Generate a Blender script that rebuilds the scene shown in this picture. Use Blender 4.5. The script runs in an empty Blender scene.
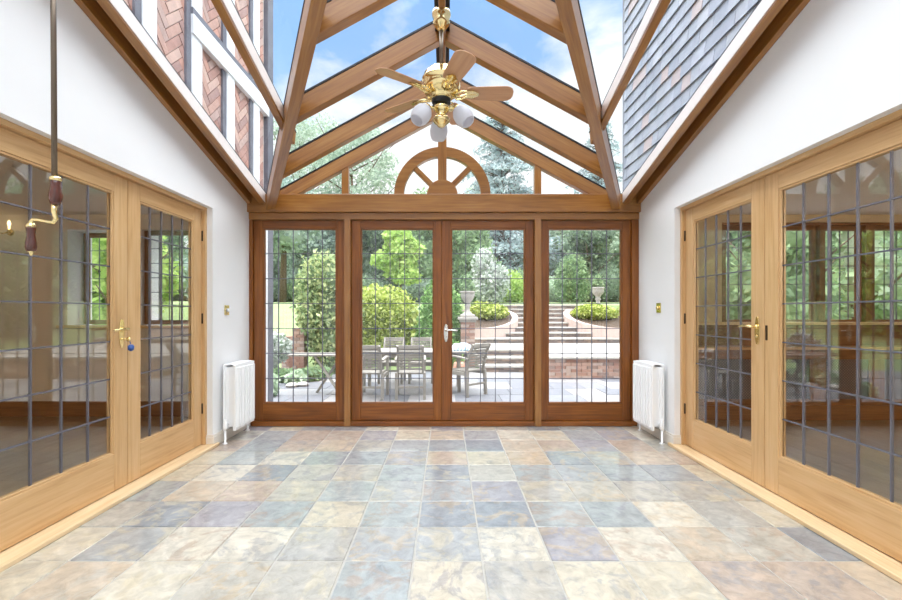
import bpy, math, random
import numpy as np
from mathutils import Vector, Matrix
SC = bpy.context.scene
COL = SC.collection
random.seed(7); RNG = np.random.default_rng(7)
PI = math.pi
def lin(r, g, b):
    f = lambda c: (c/255/12.92) if c/255 <= .04045 else ((c/255+.055)/1.055)**2.4
    return (f(r), f(g), f(b), 1)

# ------------------------------------------------------------------ camera
EYE = 1.095; F = 435.0; VX = 446.0; VY = 313.0
cam = bpy.data.cameras.new('camera'); co = bpy.data.objects.new('camera', cam); COL.objects.link(co)
co.location = (0, 0, EYE); co.rotation_euler = (PI/2, 0, 0)
cam.sensor_width = 36; cam.lens = F/902*36
cam.shift_x = (451-VX)/902; cam.shift_y = (VY-300)/902; cam.clip_start = .05; cam.clip_end = 400
SC.camera = co
def PX(x, d): return (x-VX)/F*d
def PZ(y, d): return EYE+(VY-y)/F*d
vs = SC.view_settings
vs.view_transform = 'Standard'; vs.look = 'None'; vs.gamma = 1; vs.use_curve_mapping = False; vs.exposure = 0.0
try:
    cy = SC.cycles
    cy.max_bounces = 10; cy.diffuse_bounces = 5; cy.glossy_bounces = 4; cy.transmission_bounces = 6
    cy.transparent_max_bounces = 40; cy.use_denoising = True; cy.sample_clamp_indirect = 6
    cy.caustics_reflective = False; cy.caustics_refractive = False
except Exception: pass

# ------------------------------------------------------------------ materials
def newmat(name):
    m = bpy.data.materials.new(name); m.use_nodes = True
    nt = m.node_tree; nt.nodes.clear()
    o = nt.nodes.new('ShaderNodeOutputMaterial')
    return m, nt, o
def N(nt, t, **kw):
    n = nt.nodes.new(t)
    for k, v in kw.items():
        if k in n.inputs: n.inputs[k].default_value = v
        else: setattr(n, k, v)
    return n
def ramp(nt, cols):
    r = nt.nodes.new('ShaderNodeValToRGB'); e = r.color_ramp.elements
    while len(e) < len(cols): e.new(.5)
    for i, (p, c) in enumerate(cols):
        e[i].position = p; e[i].color = c
    return r
def plain(name, col, rough=.5, metal=0, var=.06, scale=6, bump=0, spec=.5, coat=0):
    m, nt, o = newmat(name); L = nt.links
    b = N(nt, 'ShaderNodeBsdfPrincipled', Roughness=rough, Metallic=metal)
    b.inputs['Specular IOR Level'].default_value = spec
    b.inputs['Coat Weight'].default_value = coat
    tc = N(nt, 'ShaderNodeTexCoord'); no = N(nt, 'ShaderNodeTexNoise', Scale=scale, Detail=4)
    L.new(tc.outputs['Object'], no.inputs['Vector'])
    d = tuple(max(0, c*(1-var)) for c in col[:3])+(1,); l = tuple(c*(1+var) for c in col[:3])+(1,)
    r = ramp(nt, [(.3, d), (.7, l)]); L.new(no.outputs['Fac'], r.inputs[0]); L.new(r.outputs[0], b.inputs['Base Color'])
    if bump:
        bp = N(nt, 'ShaderNodeBump', Strength=bump, Distance=.01); L.new(no.outputs['Fac'], bp.inputs['Height']); L.new(bp.outputs[0], b.inputs['Normal'])
    L.new(b.outputs[0], o.inputs[0]); return m
def wood(name, c0, c1, c2, rough=.35, grain=1.0, coat=.2):
    m, nt, o = newmat(name); L = nt.links
    b = N(nt, 'ShaderNodeBsdfPrincipled', Roughness=rough); b.inputs['Coat Weight'].default_value = coat; b.inputs['Coat Roughness'].default_value = .25
    uv = N(nt, 'ShaderNodeUVMap', uv_map='UVMap')
    mp = N(nt, 'ShaderNodeMapping'); mp.inputs['Scale'].default_value = (1.6, 34*grain, 1); L.new(uv.outputs[0], mp.inputs[0])
    n1 = N(nt, 'ShaderNodeTexNoise', Scale=1.6, Detail=6, Roughness=.6, Distortion=.6); L.new(mp.outputs[0], n1.inputs['Vector'])
    mp2 = N(nt, 'ShaderNodeMapping'); mp2.inputs['Scale'].default_value = (.8, 5, 1); L.new(uv.outputs[0], mp2.inputs[0])
    n2 = N(nt, 'ShaderNodeTexNoise', Scale=1.5, Detail=3, Distortion=1.2); L.new(mp2.outputs[0], n2.inputs['Vector'])
    mx = N(nt, 'ShaderNodeMix', data_type='FLOAT'); mx.inputs[0].default_value = .45
    L.new(n1.outputs['Fac'], mx.inputs[2]); L.new(n2.outputs['Fac'], mx.inputs[3])
    r = ramp(nt, [(.28, c0), (.5, c1), (.74, c2)]); L.new(mx.outputs[0], r.inputs[0])
    L.new(r.outputs[0], b.inputs['Base Color'])
    bp = N(nt, 'ShaderNodeBump', Strength=.12, Distance=.004); L.new(n1.outputs['Fac'], bp.inputs['Height']); L.new(bp.outputs[0], b.inputs['Normal'])
    L.new(b.outputs[0], o.inputs[0]); return m
def glass(name, k=1.0, tint=(1, 1, 1, 1), base=.04, rough=0.0):
    """thin clear pane: see-through with a Schlick mirror reflection, the same for every ray"""
    m, nt, o = newmat(name); L = nt.links
    g = N(nt, 'ShaderNodeNewGeometry'); dt = N(nt, 'ShaderNodeVectorMath', operation='DOT_PRODUCT')
    L.new(g.outputs['Normal'], dt.inputs[0]); L.new(g.outputs['Incoming'], dt.inputs[1])
    ab = N(nt, 'ShaderNodeMath', operation='ABSOLUTE'); L.new(dt.outputs['Value'], ab.inputs[0])
    su = N(nt, 'ShaderNodeMath', operation='SUBTRACT'); su.inputs[0].default_value = 1; L.new(ab.outputs[0], su.inputs[1])
    pw = N(nt, 'ShaderNodeMath', operation='POWER'); L.new(su.outputs[0], pw.inputs[0]); pw.inputs[1].default_value = 5
    ml = N(nt, 'ShaderNodeMath', operation='MULTIPLY_ADD'); L.new(pw.outputs[0], ml.inputs[0]); ml.inputs[1].default_value = (1-base)*k; ml.inputs[2].default_value = base*k
    ml.use_clamp = True
    t = N(nt, 'ShaderNodeBsdfTransparent', Color=tint); gl = N(nt, 'ShaderNodeBsdfGlossy', Roughness=rough)
    mi = N(nt, 'ShaderNodeMixShader'); L.new(ml.outputs[0], mi.inputs[0]); L.new(t.outputs[0], mi.inputs[1]); L.new(gl.outputs[0], mi.inputs[2])
    L.new(mi.outputs[0], o.inputs[0]); return m
def leafmat(name, c0, c1, c2, trans=.35):
    m, nt, o = newmat(name); L = nt.links
    g = N(nt, 'ShaderNodeNewGeometry'); r = ramp(nt, [(.0, c0), (.5, c1), (1, c2)]); L.new(g.outputs['Random Per Island'], r.inputs[0])
    d = N(nt, 'ShaderNodeBsdfDiffuse'); t = N(nt, 'ShaderNodeBsdfTranslucent'); L.new(r.outputs[0], d.inputs[0]); L.new(r.outputs[0], t.inputs[0])
    mi = N(nt, 'ShaderNodeMixShader'); mi.inputs[0].default_value = trans
    L.new(d.outputs[0], mi.inputs[1]); L.new(t.outputs[0], mi.inputs[2]); L.new(mi.outputs[0], o.inputs[0]); return m
def island(name, cols, rough=.6, noise=.25, nscale=8, spec=.4, bump=.3, vein=None, coat=0):
    """each separate piece of the mesh takes its own colour from cols, broken up by mottling"""
    m, nt, o = newmat(name); L = nt.links
    b = N(nt, 'ShaderNodeBsdfPrincipled', Roughness=rough); b.inputs['Specular IOR Level'].default_value = spec; b.inputs['Coat Weight'].default_value = coat
    g = N(nt, 'ShaderNodeNewGeometry'); tc = N(nt, 'ShaderNodeTexCoord')
    cr = ramp(nt, [(i/len(cols), c) for i, c in enumerate(cols)]); cr.color_ramp.interpolation = 'CONSTANT'
    L.new(g.outputs['Random Per Island'], cr.inputs[0])
    n1 = N(nt, 'ShaderNodeTexNoise', Scale=nscale, Detail=6, Roughness=.65, Distortion=.8, noise_dimensions='4D')
    L.new(tc.outputs['Object'], n1.inputs['Vector'])
    mw = N(nt, 'ShaderNodeMath', operation='MULTIPLY'); mw.inputs[1].default_value = 60; L.new(g.outputs['Random Per Island'], mw.inputs[0]); L.new(mw.outputs[0], n1.inputs['W'])
    base = cr.outputs[0]
    if vein:
        n2 = N(nt, 'ShaderNodeTexNoise', Scale=nscale*.38, Detail=7, Roughness=.62, Distortion=2.2, noise_dimensions='4D')
        L.new(tc.outputs['Object'], n2.inputs['Vector']); L.new(mw.outputs[0], n2.inputs['W'])
        mr = N(nt, 'ShaderNodeMapRange'); mr.inputs[1].default_value = .5; mr.inputs[2].default_value = .58; mr.inputs[4].default_value = .5; L.new(n2.outputs['Fac'], mr.inputs[0])
        sh = N(nt, 'ShaderNodeMath', operation='FRACT'); mu = N(nt, 'ShaderNodeMath', operation='MULTIPLY'); mu.inputs[1].default_value = 7.31
        L.new(g.outputs['Random Per Island'], mu.inputs[0]); L.new(mu.outputs[0], sh.inputs[0])
        vr = ramp(nt, [(i/len(vein), c) for i, c in enumerate(vein)]); vr.color_ramp.interpolation = 'CONSTANT'; L.new(sh.outputs[0], vr.inputs[0])
        mx = N(nt, 'ShaderNodeMix', data_type='RGBA'); L.new(mr.outputs[0], mx.inputs[0]); L.new(base, mx.inputs[6]); L.new(vr.outputs[0], mx.inputs[7]); base = mx.outputs[2]
    mr2 = N(nt, 'ShaderNodeMapRange'); mr2.inputs[1].default_value = .25; mr2.inputs[2].default_value = .75; mr2.inputs[3].default_value = 1-noise; mr2.inputs[4].default_value = 1+noise; L.new(n1.outputs['Fac'], mr2.inputs[0])
    hv = N(nt, 'ShaderNodeVectorMath', operation='SCALE'); L.new(base, hv.inputs[0]); L.new(mr2.outputs[0], hv.inputs['Scale'])
    L.new(hv.outputs[0], b.inputs['Base Color'])
    if bump:
        bp = N(nt, 'ShaderNodeBump', Strength=bump, Distance=.006); L.new(n1.outputs['Fac'], bp.inputs['Height']); L.new(bp.outputs[0], b.inputs['Normal'])
    L.new(b.outputs[0], o.inputs[0]); return m
def emit(name, col, s):
    m, nt, o = newmat(name); e = N(nt, 'ShaderNodeEmission', Color=col, Strength=s); nt.links.new(e.outputs[0], o.inputs[0]); return m

M = {}
M['plaster'] = plain('white_plaster', lin(238, 238, 238), .75, var=.012, scale=3)
M['skirt'] = plain('skirting_paint', lin(228, 222, 212), .5, var=.02)
M['oak'] = wood('honey_oak', lin(184, 140, 90), lin(208, 168, 118), lin(220, 186, 142), .38)
M['sill_oak'] = wood('pale_oak_sill', lin(206, 170, 122), lin(226, 198, 156), lin(236, 214, 180), .42)
M['maple'] = wood('red_brown_hardwood', lin(82, 42, 8), lin(128, 71, 18), lin(162, 101, 36), .34, 1.2, .15)
M['beam'] = wood('beam_hardwood', lin(112, 68, 26), lin(150, 99, 42), lin(178, 128, 64), .36, 1.0, .7)
M['brown'] = wood('brown_joinery', lin(92, 58, 30), lin(128, 86, 48), lin(150, 106, 64), .45)
M['glarestrip'] = plain('timber_sky_glare', lin(232, 222, 216), .5, var=.03, scale=30)  # sky glare on the brown rafter sides, put into the colour
M['seal'] = plain('black_rubber', lin(28, 28, 32), .5)
M['lead'] = plain('lead_came', lin(112, 112, 124), .5, .35)
M['steel'] = plain('dark_hinge_metal', lin(72, 56, 40), .4, .8)
M['brass'] = plain('polished_brass', lin(238, 216, 158), .14, 1.0, var=.03)
M['chrome'] = plain('polished_steel', lin(215, 212, 205), .15, 1.0, var=.02)
M['glass'] = glass('clear_glass', 1.0)
M['roofglass'] = glass('roof_glass', .8, (.97, .985, .99, 1), .03)
M['doorglass'] = glass('double_door_glass', 1.0, (.98, .985, .98, 1), .095)
M['radiator'] = plain('radiator_enamel', lin(244, 244, 244), .35, var=.01)
M['tiles'] = island('slate_tiles', [lin(174, 169, 158), lin(152, 154, 154), lin(190, 180, 160), lin(166, 162, 154), lin(140, 144, 148), lin(186, 170, 150), lin(160, 160, 158), lin(176, 159, 144), lin(152, 149, 153), lin(196, 188, 172), lin(156, 160, 158), lin(172, 166, 154)],
                    .3, .36, 13, .6, .7, vein=[lin(186, 163, 128), lin(124, 122, 132), lin(184, 180, 169), lin(164, 140, 120), lin(130, 134, 140), lin(193, 181, 152)], coat=.6)
M['grout'] = plain('grey_grout', lin(176, 172, 164), .8, var=.08, scale=30)
M['room'] = plain('beige_plaster', lin(214, 196, 164), .8, var=.02)
M['roomfloor'] = wood('room_floorboards', lin(120, 100, 80), lin(150, 130, 106), lin(170, 150, 126), .4)
M['blade'] = wood('fan_blade_wood', lin(178, 128, 90), lin(200, 152, 112), lin(214, 170, 130), .4, .8)
m, nt, o = newmat('frosted_glass_shade'); d_ = N(nt, 'ShaderNodeBsdfPrincipled', Roughness=.3); d_.inputs['Base Color'].default_value = lin(236, 236, 240); t_ = N(nt, 'ShaderNodeBsdfTranslucent', Color=lin(240, 240, 244)); x_ = N(nt, 'ShaderNodeMixShader'); x_.inputs[0].default_value = .5
nt.links.new(d_.outputs[0], x_.inputs[1]); nt.links.new(t_.outputs[0], x_.inputs[2]); nt.links.new(x_.outputs[0], o.inputs[0]); M['frost'] = m
M['mahog'] = wood('turned_mahogany', lin(52, 20, 12), lin(78, 32, 18), lin(104, 48, 28), .22, .6, .5)
M['pole'] = plain('bronze_pole', lin(112, 98, 84), .35, .8, var=.05)
M['slateback'] = plain('slate_backing', lin(136, 139, 148), .8)
M['slate'] = island('hung_slates', [lin(158, 161, 172), lin(168, 171, 182), lin(150, 154, 166), lin(174, 176, 184), lin(160, 164, 174), lin(162, 165, 175), lin(182, 166, 164), lin(154, 158, 170), lin(166, 169, 178)], .55, .16, 9, .4, .4)
M['brick'] = island('herringbone_brick', [lin(204, 164, 150), lin(190, 148, 136), lin(214, 180, 166), lin(196, 166, 156), lin(206, 158, 142), lin(180, 146, 138)], .8, .15, 14, .3, .4)
M['mortar'] = plain('lime_mortar', lin(214, 206, 198), .9, var=.06, scale=20)
M['whitewood'] = plain('weathered_white_timber', lin(242, 243, 246), .6, var=.06, scale=9, bump=.2)
M['darkwood_shade'] = plain('dark_timber_and_shade', lin(112, 112, 122), .55, var=.15, scale=9)  # dark timber; also colours the shaded sides of the white posts
M['gbrick'] = island('garden_brick', [lin(172, 136, 120), lin(160, 124, 110), lin(184, 152, 136), lin(150, 128, 118), lin(184, 164, 152)], .85, .15, 9, .3, .3)
M['riser'] = island('riser_brick', [lin(150, 132, 122), lin(136, 122, 116), lin(162, 142, 130), lin(128, 118, 114)], .85, .15, 9, .3, .3)
M['stone'] = plain('pale_sandstone', lin(176, 171, 163), .8, var=.1, scale=5, bump=.3)
M['pinkstone'] = plain('pink_sandstone', lin(196, 174, 164), .8, var=.08, scale=4, bump=.3)
M['paving'] = island('stone_paving', [lin(140, 140, 141), lin(126, 127, 132), lin(150, 147, 146), lin(116, 117, 122), lin(144, 141, 139)], .75, .1, 3, .3, .3)
M['soil'] = plain('soil', lin(78, 62, 48), .95, var=.2, scale=12, bump=.5)
M['teak'] = wood('weathered_teak', lin(108, 104, 96), lin(146, 140, 130), lin(172, 166, 154), .7, 1, 0)
M['bark'] = plain('tree_bark', lin(108, 88, 74), .9, var=.25, scale=7, bump=.6)
M['grass'] = plain('lawn_grass', lin(132, 150, 98), .9, var=.14, scale=2.2)
M['bluecloth'] = plain('striped_cloth', lin(180, 205, 220), .85)
M['terra'] = plain('terracotta', lin(206, 150, 126), .8, var=.06)
def G(a, b, c): return (lin(*a), lin(*b), lin(*c))
M['lf_mid'] = leafmat('leaf_mid_green', *G((126, 148, 119), (151, 176, 135), (183, 204, 157)))
M['lf_blue'] = leafmat('leaf_blue_green', *G((142, 160, 151), (172, 190, 178), (201, 216, 203)))
M['lf_dark'] = leafmat('leaf_dark_green', *G((113, 129, 113), (132, 151, 126), (157, 176, 144)))
M['lf_yellow'] = leafmat('leaf_yellow_green', *G((118, 142, 58), (176, 188, 90), (222, 228, 150)))
M['lf_lime'] = leafmat('leaf_lime', *G((146, 179, 97), (185, 210, 120), (216, 230, 154)))
M['lf_ivy'] = leafmat('leaf_variegated', *G((110, 133, 98), (164, 184, 133), (223, 226, 171)))
M['lf_cone'] = leafmat('leaf_fresh_green', *G((92, 130, 72), (132, 172, 100), (176, 206, 140)))
M['lf_pale'] = leafmat('leaf_pale_green', *G((160, 181, 155), (192, 210, 182), (224, 234, 211)))
M['fl_white'] = leafmat('white_blossom', *G((130, 150, 120), (206, 212, 206), (238, 238, 234)))
M['needle'] = leafmat('cedar_needles', *G((150, 168, 170), (182, 198, 198), (216, 226, 226)), .5)
M['airy'] = leafmat('airy_leaves', *G((156, 174, 156), (186, 202, 184), (216, 226, 208)), .5)

# ------------------------------------------------------------------ mesh builder
class MB:
    def __init__(s): s.v = []; s.f = []; s.uv = []; s.sm = []; s.mi = []
    def add(s, vs, fs, uvs=None, smooth=False, mi=0):
        o = len(s.v); s.v += [tuple(v) for v in vs]
        for i, f in enumerate(fs):
            s.f.append([o+k for k in f]); s.uv.append(uvs[i] if uvs else [(vs[k][0]+vs[k][1], vs[k][2]) for k in f]); s.sm.append(smooth); s.mi.append(mi)
        return s
    def obox(s, c, ax, h, mi=0):
        """box with centre c, unit axes ax (3 vectors), half sizes h; grain runs along the longest axis"""
        c = Vector(c); ax = [Vector(a) for a in ax]; la = max(range(3), key=lambda i: h[i]); off = (random.random()*9, random.random()*9)
        vs = []; loc = []
        for i in (-1, 1):
            for j in (-1, 1):
                for k in (-1, 1):
                    vs.append(c+ax[0]*(i*h[0])+ax[1]*(j*h[1])+ax[2]*(k*h[2])); loc.append((i*h[0], j*h[1], k*h[2]))
        fs = [(0, 1, 3, 2), (4, 6, 7, 5), (0, 4, 5, 1), (2, 3, 7, 6), (0, 2, 6, 4), (1, 5, 7, 3)]
        na = [0, 0, 1, 1, 2, 2]; uvs = []
        m = Matrix(ax).determinant()
        if m < 0: fs = [tuple(reversed(f)) for f in fs]
        for f, n in zip(fs, na):
            o = [i for i in range(3) if i != n]
            if la in o: u, w = la, [i for i in o if i != la][0]
            else: u, w = o
            uvs.append([(loc[k][u]+off[0], loc[k][w]+off[1]+n*.7) for k in f])
        return s.add(vs, fs, uvs, False, mi)
    def box(s, x0, x1, y0, y1, z0, z1, mi=0):
        return s.obox(((x0+x1)/2, (y0+y1)/2, (z0+z1)/2), ((1, 0, 0), (0, 1, 0), (0, 0, 1)), (abs(x1-x0)/2, abs(y1-y0)/2, abs(z1-z0)/2), mi)
    def beam(s, p0, p1, w, h, up=(0, 0, 1), lift=0, mi=0):
        """bar from p0 to p1, w across, h along up; lift moves it along its own up"""
        p0 = Vector(p0); p1 = Vector(p1); a = (p1-p0); L = a.length; a.normalize(); up = Vector(up)
        sd = a.cross(up).normalized(); u = sd.cross(a).normalized()
        return s.obox((p0+p1)/2+u*lift, (a, sd, u), (L/2, w/2, h/2), mi)
    def prism(s, poly, o, ex, ey, ez, dep, mi=0):
        """polygon (2-D, counter-clockwise seen from +ez) extruded by dep along ez"""
        o = Vector(o); ex = Vector(ex); ey = Vector(ey); ez = Vector(ez); n = len(poly)
        vs = [o+ex*p[0]+ey*p[1] for p in poly]+[o+ex*p[0]+ey*p[1]+ez*dep for p in poly]
        fs = [tuple(reversed(range(n))), tuple(range(n, 2*n))]+[(i, (i+1) % n, (i+1) % n+n, i+n) for i in range(n)]
        uvs = [[poly[i] for i in reversed(range(n))], list(poly)]
        acc = 0
        for i in range(n):
            d = math.dist(poly[i], poly[(i+1) % n]); uvs.append([(acc, 0), (acc+d, 0), (acc+d, dep), (acc, dep)]); acc += d
        return s.add(vs, fs, uvs, False, mi)
    def lathe(s, prof, c=(0, 0, 0), seg=24, axis=(0, 0, 1), smooth=True, mi=0):
        c = Vector(c); q = Vector((0, 0, 1)).rotation_difference(Vector(axis).normalized()); vs = []; fs = []; uvs = []
        n = len(prof)
        for i in range(seg):
            a = 2*PI*i/seg
            for r, z in prof: vs.append(c+q @ Vector((r*math.cos(a), r*math.sin(a), z)))
        for i in range(seg):
            j = (i+1) % seg
            for k in range(n-1):
                fs.append((i*n+k, j*n+k, j*n+k+1, i*n+k+1)); a = i/seg
                uvs.append([(prof[k][1], a*.3), (prof[k][1], a*.3+.01), (prof[k+1][1], a*.3+.01), (prof[k+1][1], a*.3)])
        if prof[0][0] > 1e-5: fs.append(tuple(reversed([i*n for i in range(seg)]))); uvs.append([(0, 0)]*seg)
        if prof[-1][0] > 1e-5: fs.append(tuple(i*n+n-1 for i in range(seg))); uvs.append([(0, 0)]*seg)
        return s.add(vs, fs, uvs, smooth, mi)
    def tube(s, pts, r, seg=8, smooth=True, mi=0):
        pts = [Vector(p) for p in pts]; n = len(pts); rs = r if isinstance(r, (list, tuple)) else [r]*n
        vs = []; fs = []; t0 = (pts[1]-pts[0]).normalized(); ref = Vector((0, 0, 1)) if abs(t0.z) < .9 else Vector((1, 0, 0)); sd = t0.cross(ref).normalized()
        for i, p in enumerate(pts):
            t = (pts[min(i+1, n-1)]-pts[max(i-1, 0)]).normalized(); sd = (sd-t*sd.dot(t)).normalized(); u = t.cross(sd)
            for k in range(seg):
                a = 2*PI*k/seg; vs.append(p+sd*(rs[i]*math.cos(a))+u*(rs[i]*math.sin(a)))
        for i in range(n-1):
            for k in range(seg):
                k2 = (k+1) % seg; fs.append((i*seg+k, i*seg+k2, (i+1)*seg+k2, (i+1)*seg+k))
        fs.append(tuple(reversed(range(seg)))); fs.append(tuple((n-1)*seg+k for k in range(seg)))
        return s.add(vs, fs, None, smooth, mi)
    def build(s, name, mat, parent=None, bevel=0, seg=2, origin=None):
        me = bpy.data.meshes.new(name)
        if parent is not None: og = ORG[parent.name]
        elif origin is not None: og = Vector(origin)
        else:
            a = np.array(s.v); og = Vector(((a[:, 0].min()+a[:, 0].max())/2, (a[:, 1].min()+a[:, 1].max())/2, a[:, 2].min()))
        me.from_pydata([(v[0]-og.x, v[1]-og.y, v[2]-og.z) for v in s.v], [], s.f)
        ul = me.uv_layers.new(name='UVMap'); flat = [c for f in s.uv for p in f for c in p]
        if len(flat) == 2*len(me.loops): ul.data.foreach_set('uv', flat)
        me.polygons.foreach_set('use_smooth', s.sm); me.polygons.foreach_set('material_index', s.mi)
        for m in (mat if isinstance(mat, (list, tuple)) else [mat]): me.materials.append(m)
        me.update()
        o = bpy.data.objects.new(name, me); COL.objects.link(o); ORG[o.name] = og.copy()
        if parent is not None: o.parent = parent
        else: o.location = og
        if bevel:
            b = o.modifiers.new('bevel', 'BEVEL'); b.width = bevel; b.segments = seg; b.limit_method = 'ANGLE'; b.angle_limit = .6
        return o
ORG = {}
LABELS = {}
def thing(name, label, cat, loc=(0, 0, 0), group=None):
    o = bpy.data.objects.new(name, None); COL.objects.link(o); o.location = loc; o.empty_display_size = .1; ORG[o.name] = Vector(loc)
    return tag(o, label, cat, group)
def tag(o, label, cat, group=None):
    o['label'] = label; o['category'] = cat
    if group: o['group'] = group
    return o
def struct(name, loc=(0, 0, 0)):
    o = bpy.data.objects.new(name, None); COL.objects.link(o); o.location = loc; ORG[o.name] = Vector(loc); o['kind'] = 'structure'; return o
def smesh(mb, name, mat, bevel=0):
    o = mb.build(name, mat, None, bevel); o['kind'] = 'structure'; return o
def copy_tree(o, parent=None):
    c = o.copy(); COL.objects.link(c); ORG[c.name] = ORG.get(o.name, Vector()).copy()
    if parent is not None: c.parent = parent; c.matrix_parent_inverse = o.matrix_parent_inverse
    for ch in list(o.children): copy_tree(ch, c)
    return c

# ------------------------------------------------------------------ dimensions
XL, XR, XC = -1.91, 1.87, -.025       # plaster faces of the side walls, ridge
YE, YB = 4.22, -1.2                   # end wall, rear wall
GL, GG, LS, GS = 2.127, 3.017, .285, .545
def zl(y): return GL+LS*(YE-y)         # underside of the lean-to rafters
def zg(x): return GG-GS*abs(x-XC)      # underside of the gable rafters
def vx(y): return (GG-GL-LS*(YE-y))/GS # half width of the gable at depth y
GTH = .115                             # rafter depth up to the glass
D0, D1 = 1.62, 3.56                    # side door openings
HEAD = 1.955

# ------------------------------------------------------------------ room shell
# floor: one slab of slate tiles
fl = struct('floor', (0, 1.5, 0))
b = MB(); b.box(-2.02, 1.99, YB, YE+.1, -.12, -.004); b.build('grout_bed', M['grout'], fl)
b = MB(); t = .305; j = .0026
x0 = -.144-t*7; y0 = 1.923-t*11
for iy in range(0, 21):
    for ix in range(0, 15):
        xa, xb = max(x0+ix*t+j, -2.0), min(x0+(ix+1)*t-j, 1.97); ya, yb = max(y0+iy*t+j, YB), min(y0+(iy+1)*t-j, YE-.02)
        if xb-xa < .02 or yb-ya < .02: continue
        e = .004; h = random.uniform(-.0012, .0012)
        vsx = [(xa, ya, -.006), (xb, ya, -.006), (xb, yb, -.006), (xa, yb, -.006), (xa+e, ya+e, h), (xb-e, ya+e, h), (xb-e, yb-e, h), (xa+e, yb-e, h)]
        b.add(vsx, [(0, 1, 5, 4), (1, 2, 6, 5), (2, 3, 7, 6), (3, 0, 4, 7), (4, 5, 6, 7)])
b.build('slate_tiling', M['tiles'], fl)

def side_wall(name, xin, xout):
    """plaster wall with the door opening cut out, top following the glass roof"""
    b = MB(); sg = 1 if xout > xin else -1
    pts = [([(YB, 0), (D0, 0), (D0, zl(D0)+GTH-.01), (YB, zl(YB)+GTH-.01)]), ([(D0, HEAD), (D1, HEAD), (D1, zl(D1)+GTH-.01), (D0, zl(D0)+GTH-.01)]), ([(D1, 0), (YE+.12, 0), (YE+.12, zl(YE+.12)+GTH-.01), (D1, zl(D1)+GTH-.01)])]
    for p in pts:
        if sg > 0: p = p   # ex=y, ey=z -> ez=+x
        lo, hi = min(xin, xout), max(xin, xout)
        b.prism(p, (lo, 0, 0), (0, 1, 0), (0, 0, 1), (1, 0, 0), hi-lo)
    smesh(b, name, M['plaster'])
side_wall('wall_left', XL, XL-.13); side_wall('wall_right', XR, XR+.13)
b = MB(); b.box(-6.3, 6.3, YB-.15, YB, -.1, 3.9); smesh(b, 'wall_rear', M['plaster'])
for s, nm, xw in ((-1, 'left', XL), (1, 'right', XR)):
    b = MB(); xf = xw-s*.018
    lo, hi = min(xw, xf), max(xw, xf)
    def skirt(ya, yb):
        b.box(lo, hi, ya, yb, 0, .082); b.box(min(xw, xw-s*.012), max(xw, xw-s*.012), ya, yb, .082, .098)
    skirt(D1, YE-.01); skirt(YB, D0)
    b.box(min(xw-s*.018, xw+s*.05), max(xw-s*.018, xw+s*.05), D1-.016, D1, .026, .082); b.box(min(xw-s*.012, xw+s*.05), max(xw-s*.012, xw+s*.05), D1-.011, D1, .082, .098)
    smesh(b, 'baseboard_'+nm, M['skirt'], .003)

# ------------------------------------------------------------------ glazed leaves (doors and fixed lights)
def leaf(root, kind, n0, u0, u1, z0, z1, su0, su1, rt, rb, th, wmat, gmat, cols, rows, came=.008, bead=None):
    """one glazed leaf. kind 'x': spans X at y=n0..n0+th ; 'y': spans Y at x=n0..n0+th"""
    def bx(b, ua, ub, za, zb, na, nb, mi=0):
        if kind == 'x': b.box(ua, ub, na, nb, za, zb, mi)
        else: b.box(na, nb, ua, ub, za, zb, mi)
    for ua, ub in ((u0, u0+su0), (u1-su1, u1)):
        b = MB(); bx(b, ua, ub, z0, z1, n0, n0+th); b.build('stile', wmat, root, .004)
    for za, zb, nm in ((z0, z0+rb, 'bottom_rail'), (z1-rt, z1, 'top_rail')):
        b = MB(); bx(b, u0+su0, u1-su1, za, zb, n0+.001, n0+th-.001); b.build(nm, wmat, root, .003)
    ga, gb, ha, hb = u0+su0, u1-su1, z0+rb, z1-rt; nm_ = n0+th/2
    b = MB(); bx(b, ga-.004, gb+.004, ha-.004, hb+.004, nm_-.003, nm_+.003); b.build('glass_pane', gmat, root)
    b = MB()
    for i in range(1, cols):
        u = ga+(gb-ga)*i/cols; bx(b, u-came/2, u+came/2, ha, hb, nm_-.006, nm_+.006)
    for i in range(1, rows):
        z = ha+(hb-ha)*i/rows; bx(b, ga, gb, z-came/2, z+came/2, nm_-.0065, nm_+.0065)
        for k in range(1, cols):
            u = ga+(gb-ga)*k/cols
            bx(b, u-came*.85, u+came*.85, z-came*.85, z+came*.85, nm_-.008, nm_+.008)
    b.build('lead_came', M['lead'], root)
    b = MB(); w = .012
    for na, nb in ((n0+.006, nm_-.003), (nm_+.003, n0+th-.006)):
        bx(b, ga, ga+w, ha, hb, na, nb); bx(b, gb-w, gb, ha, hb, na, nb); bx(b, ga+w, gb-w, ha, ha+w, na, nb); bx(b, ga+w, gb-w, hb-w, hb, na, nb)
    b.build('glazing_bead', bead or wmat, root, .002)
def hinge(root, kind, n, u, z, s):
    b = MB()
    if kind == 'y': b.box(min(n, n-s*.006), max(n, n-s*.006), u-.006, u+.006, z-.04, z+.04); b.lathe([(.005, -.042), (.005, .042)], (n-s*.006, u, z), 10)
    else: b.box(u-.012, u+.012, n-.01, n, z-.045, z+.045)
    b.build('hinge', M['steel'], root)
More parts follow.
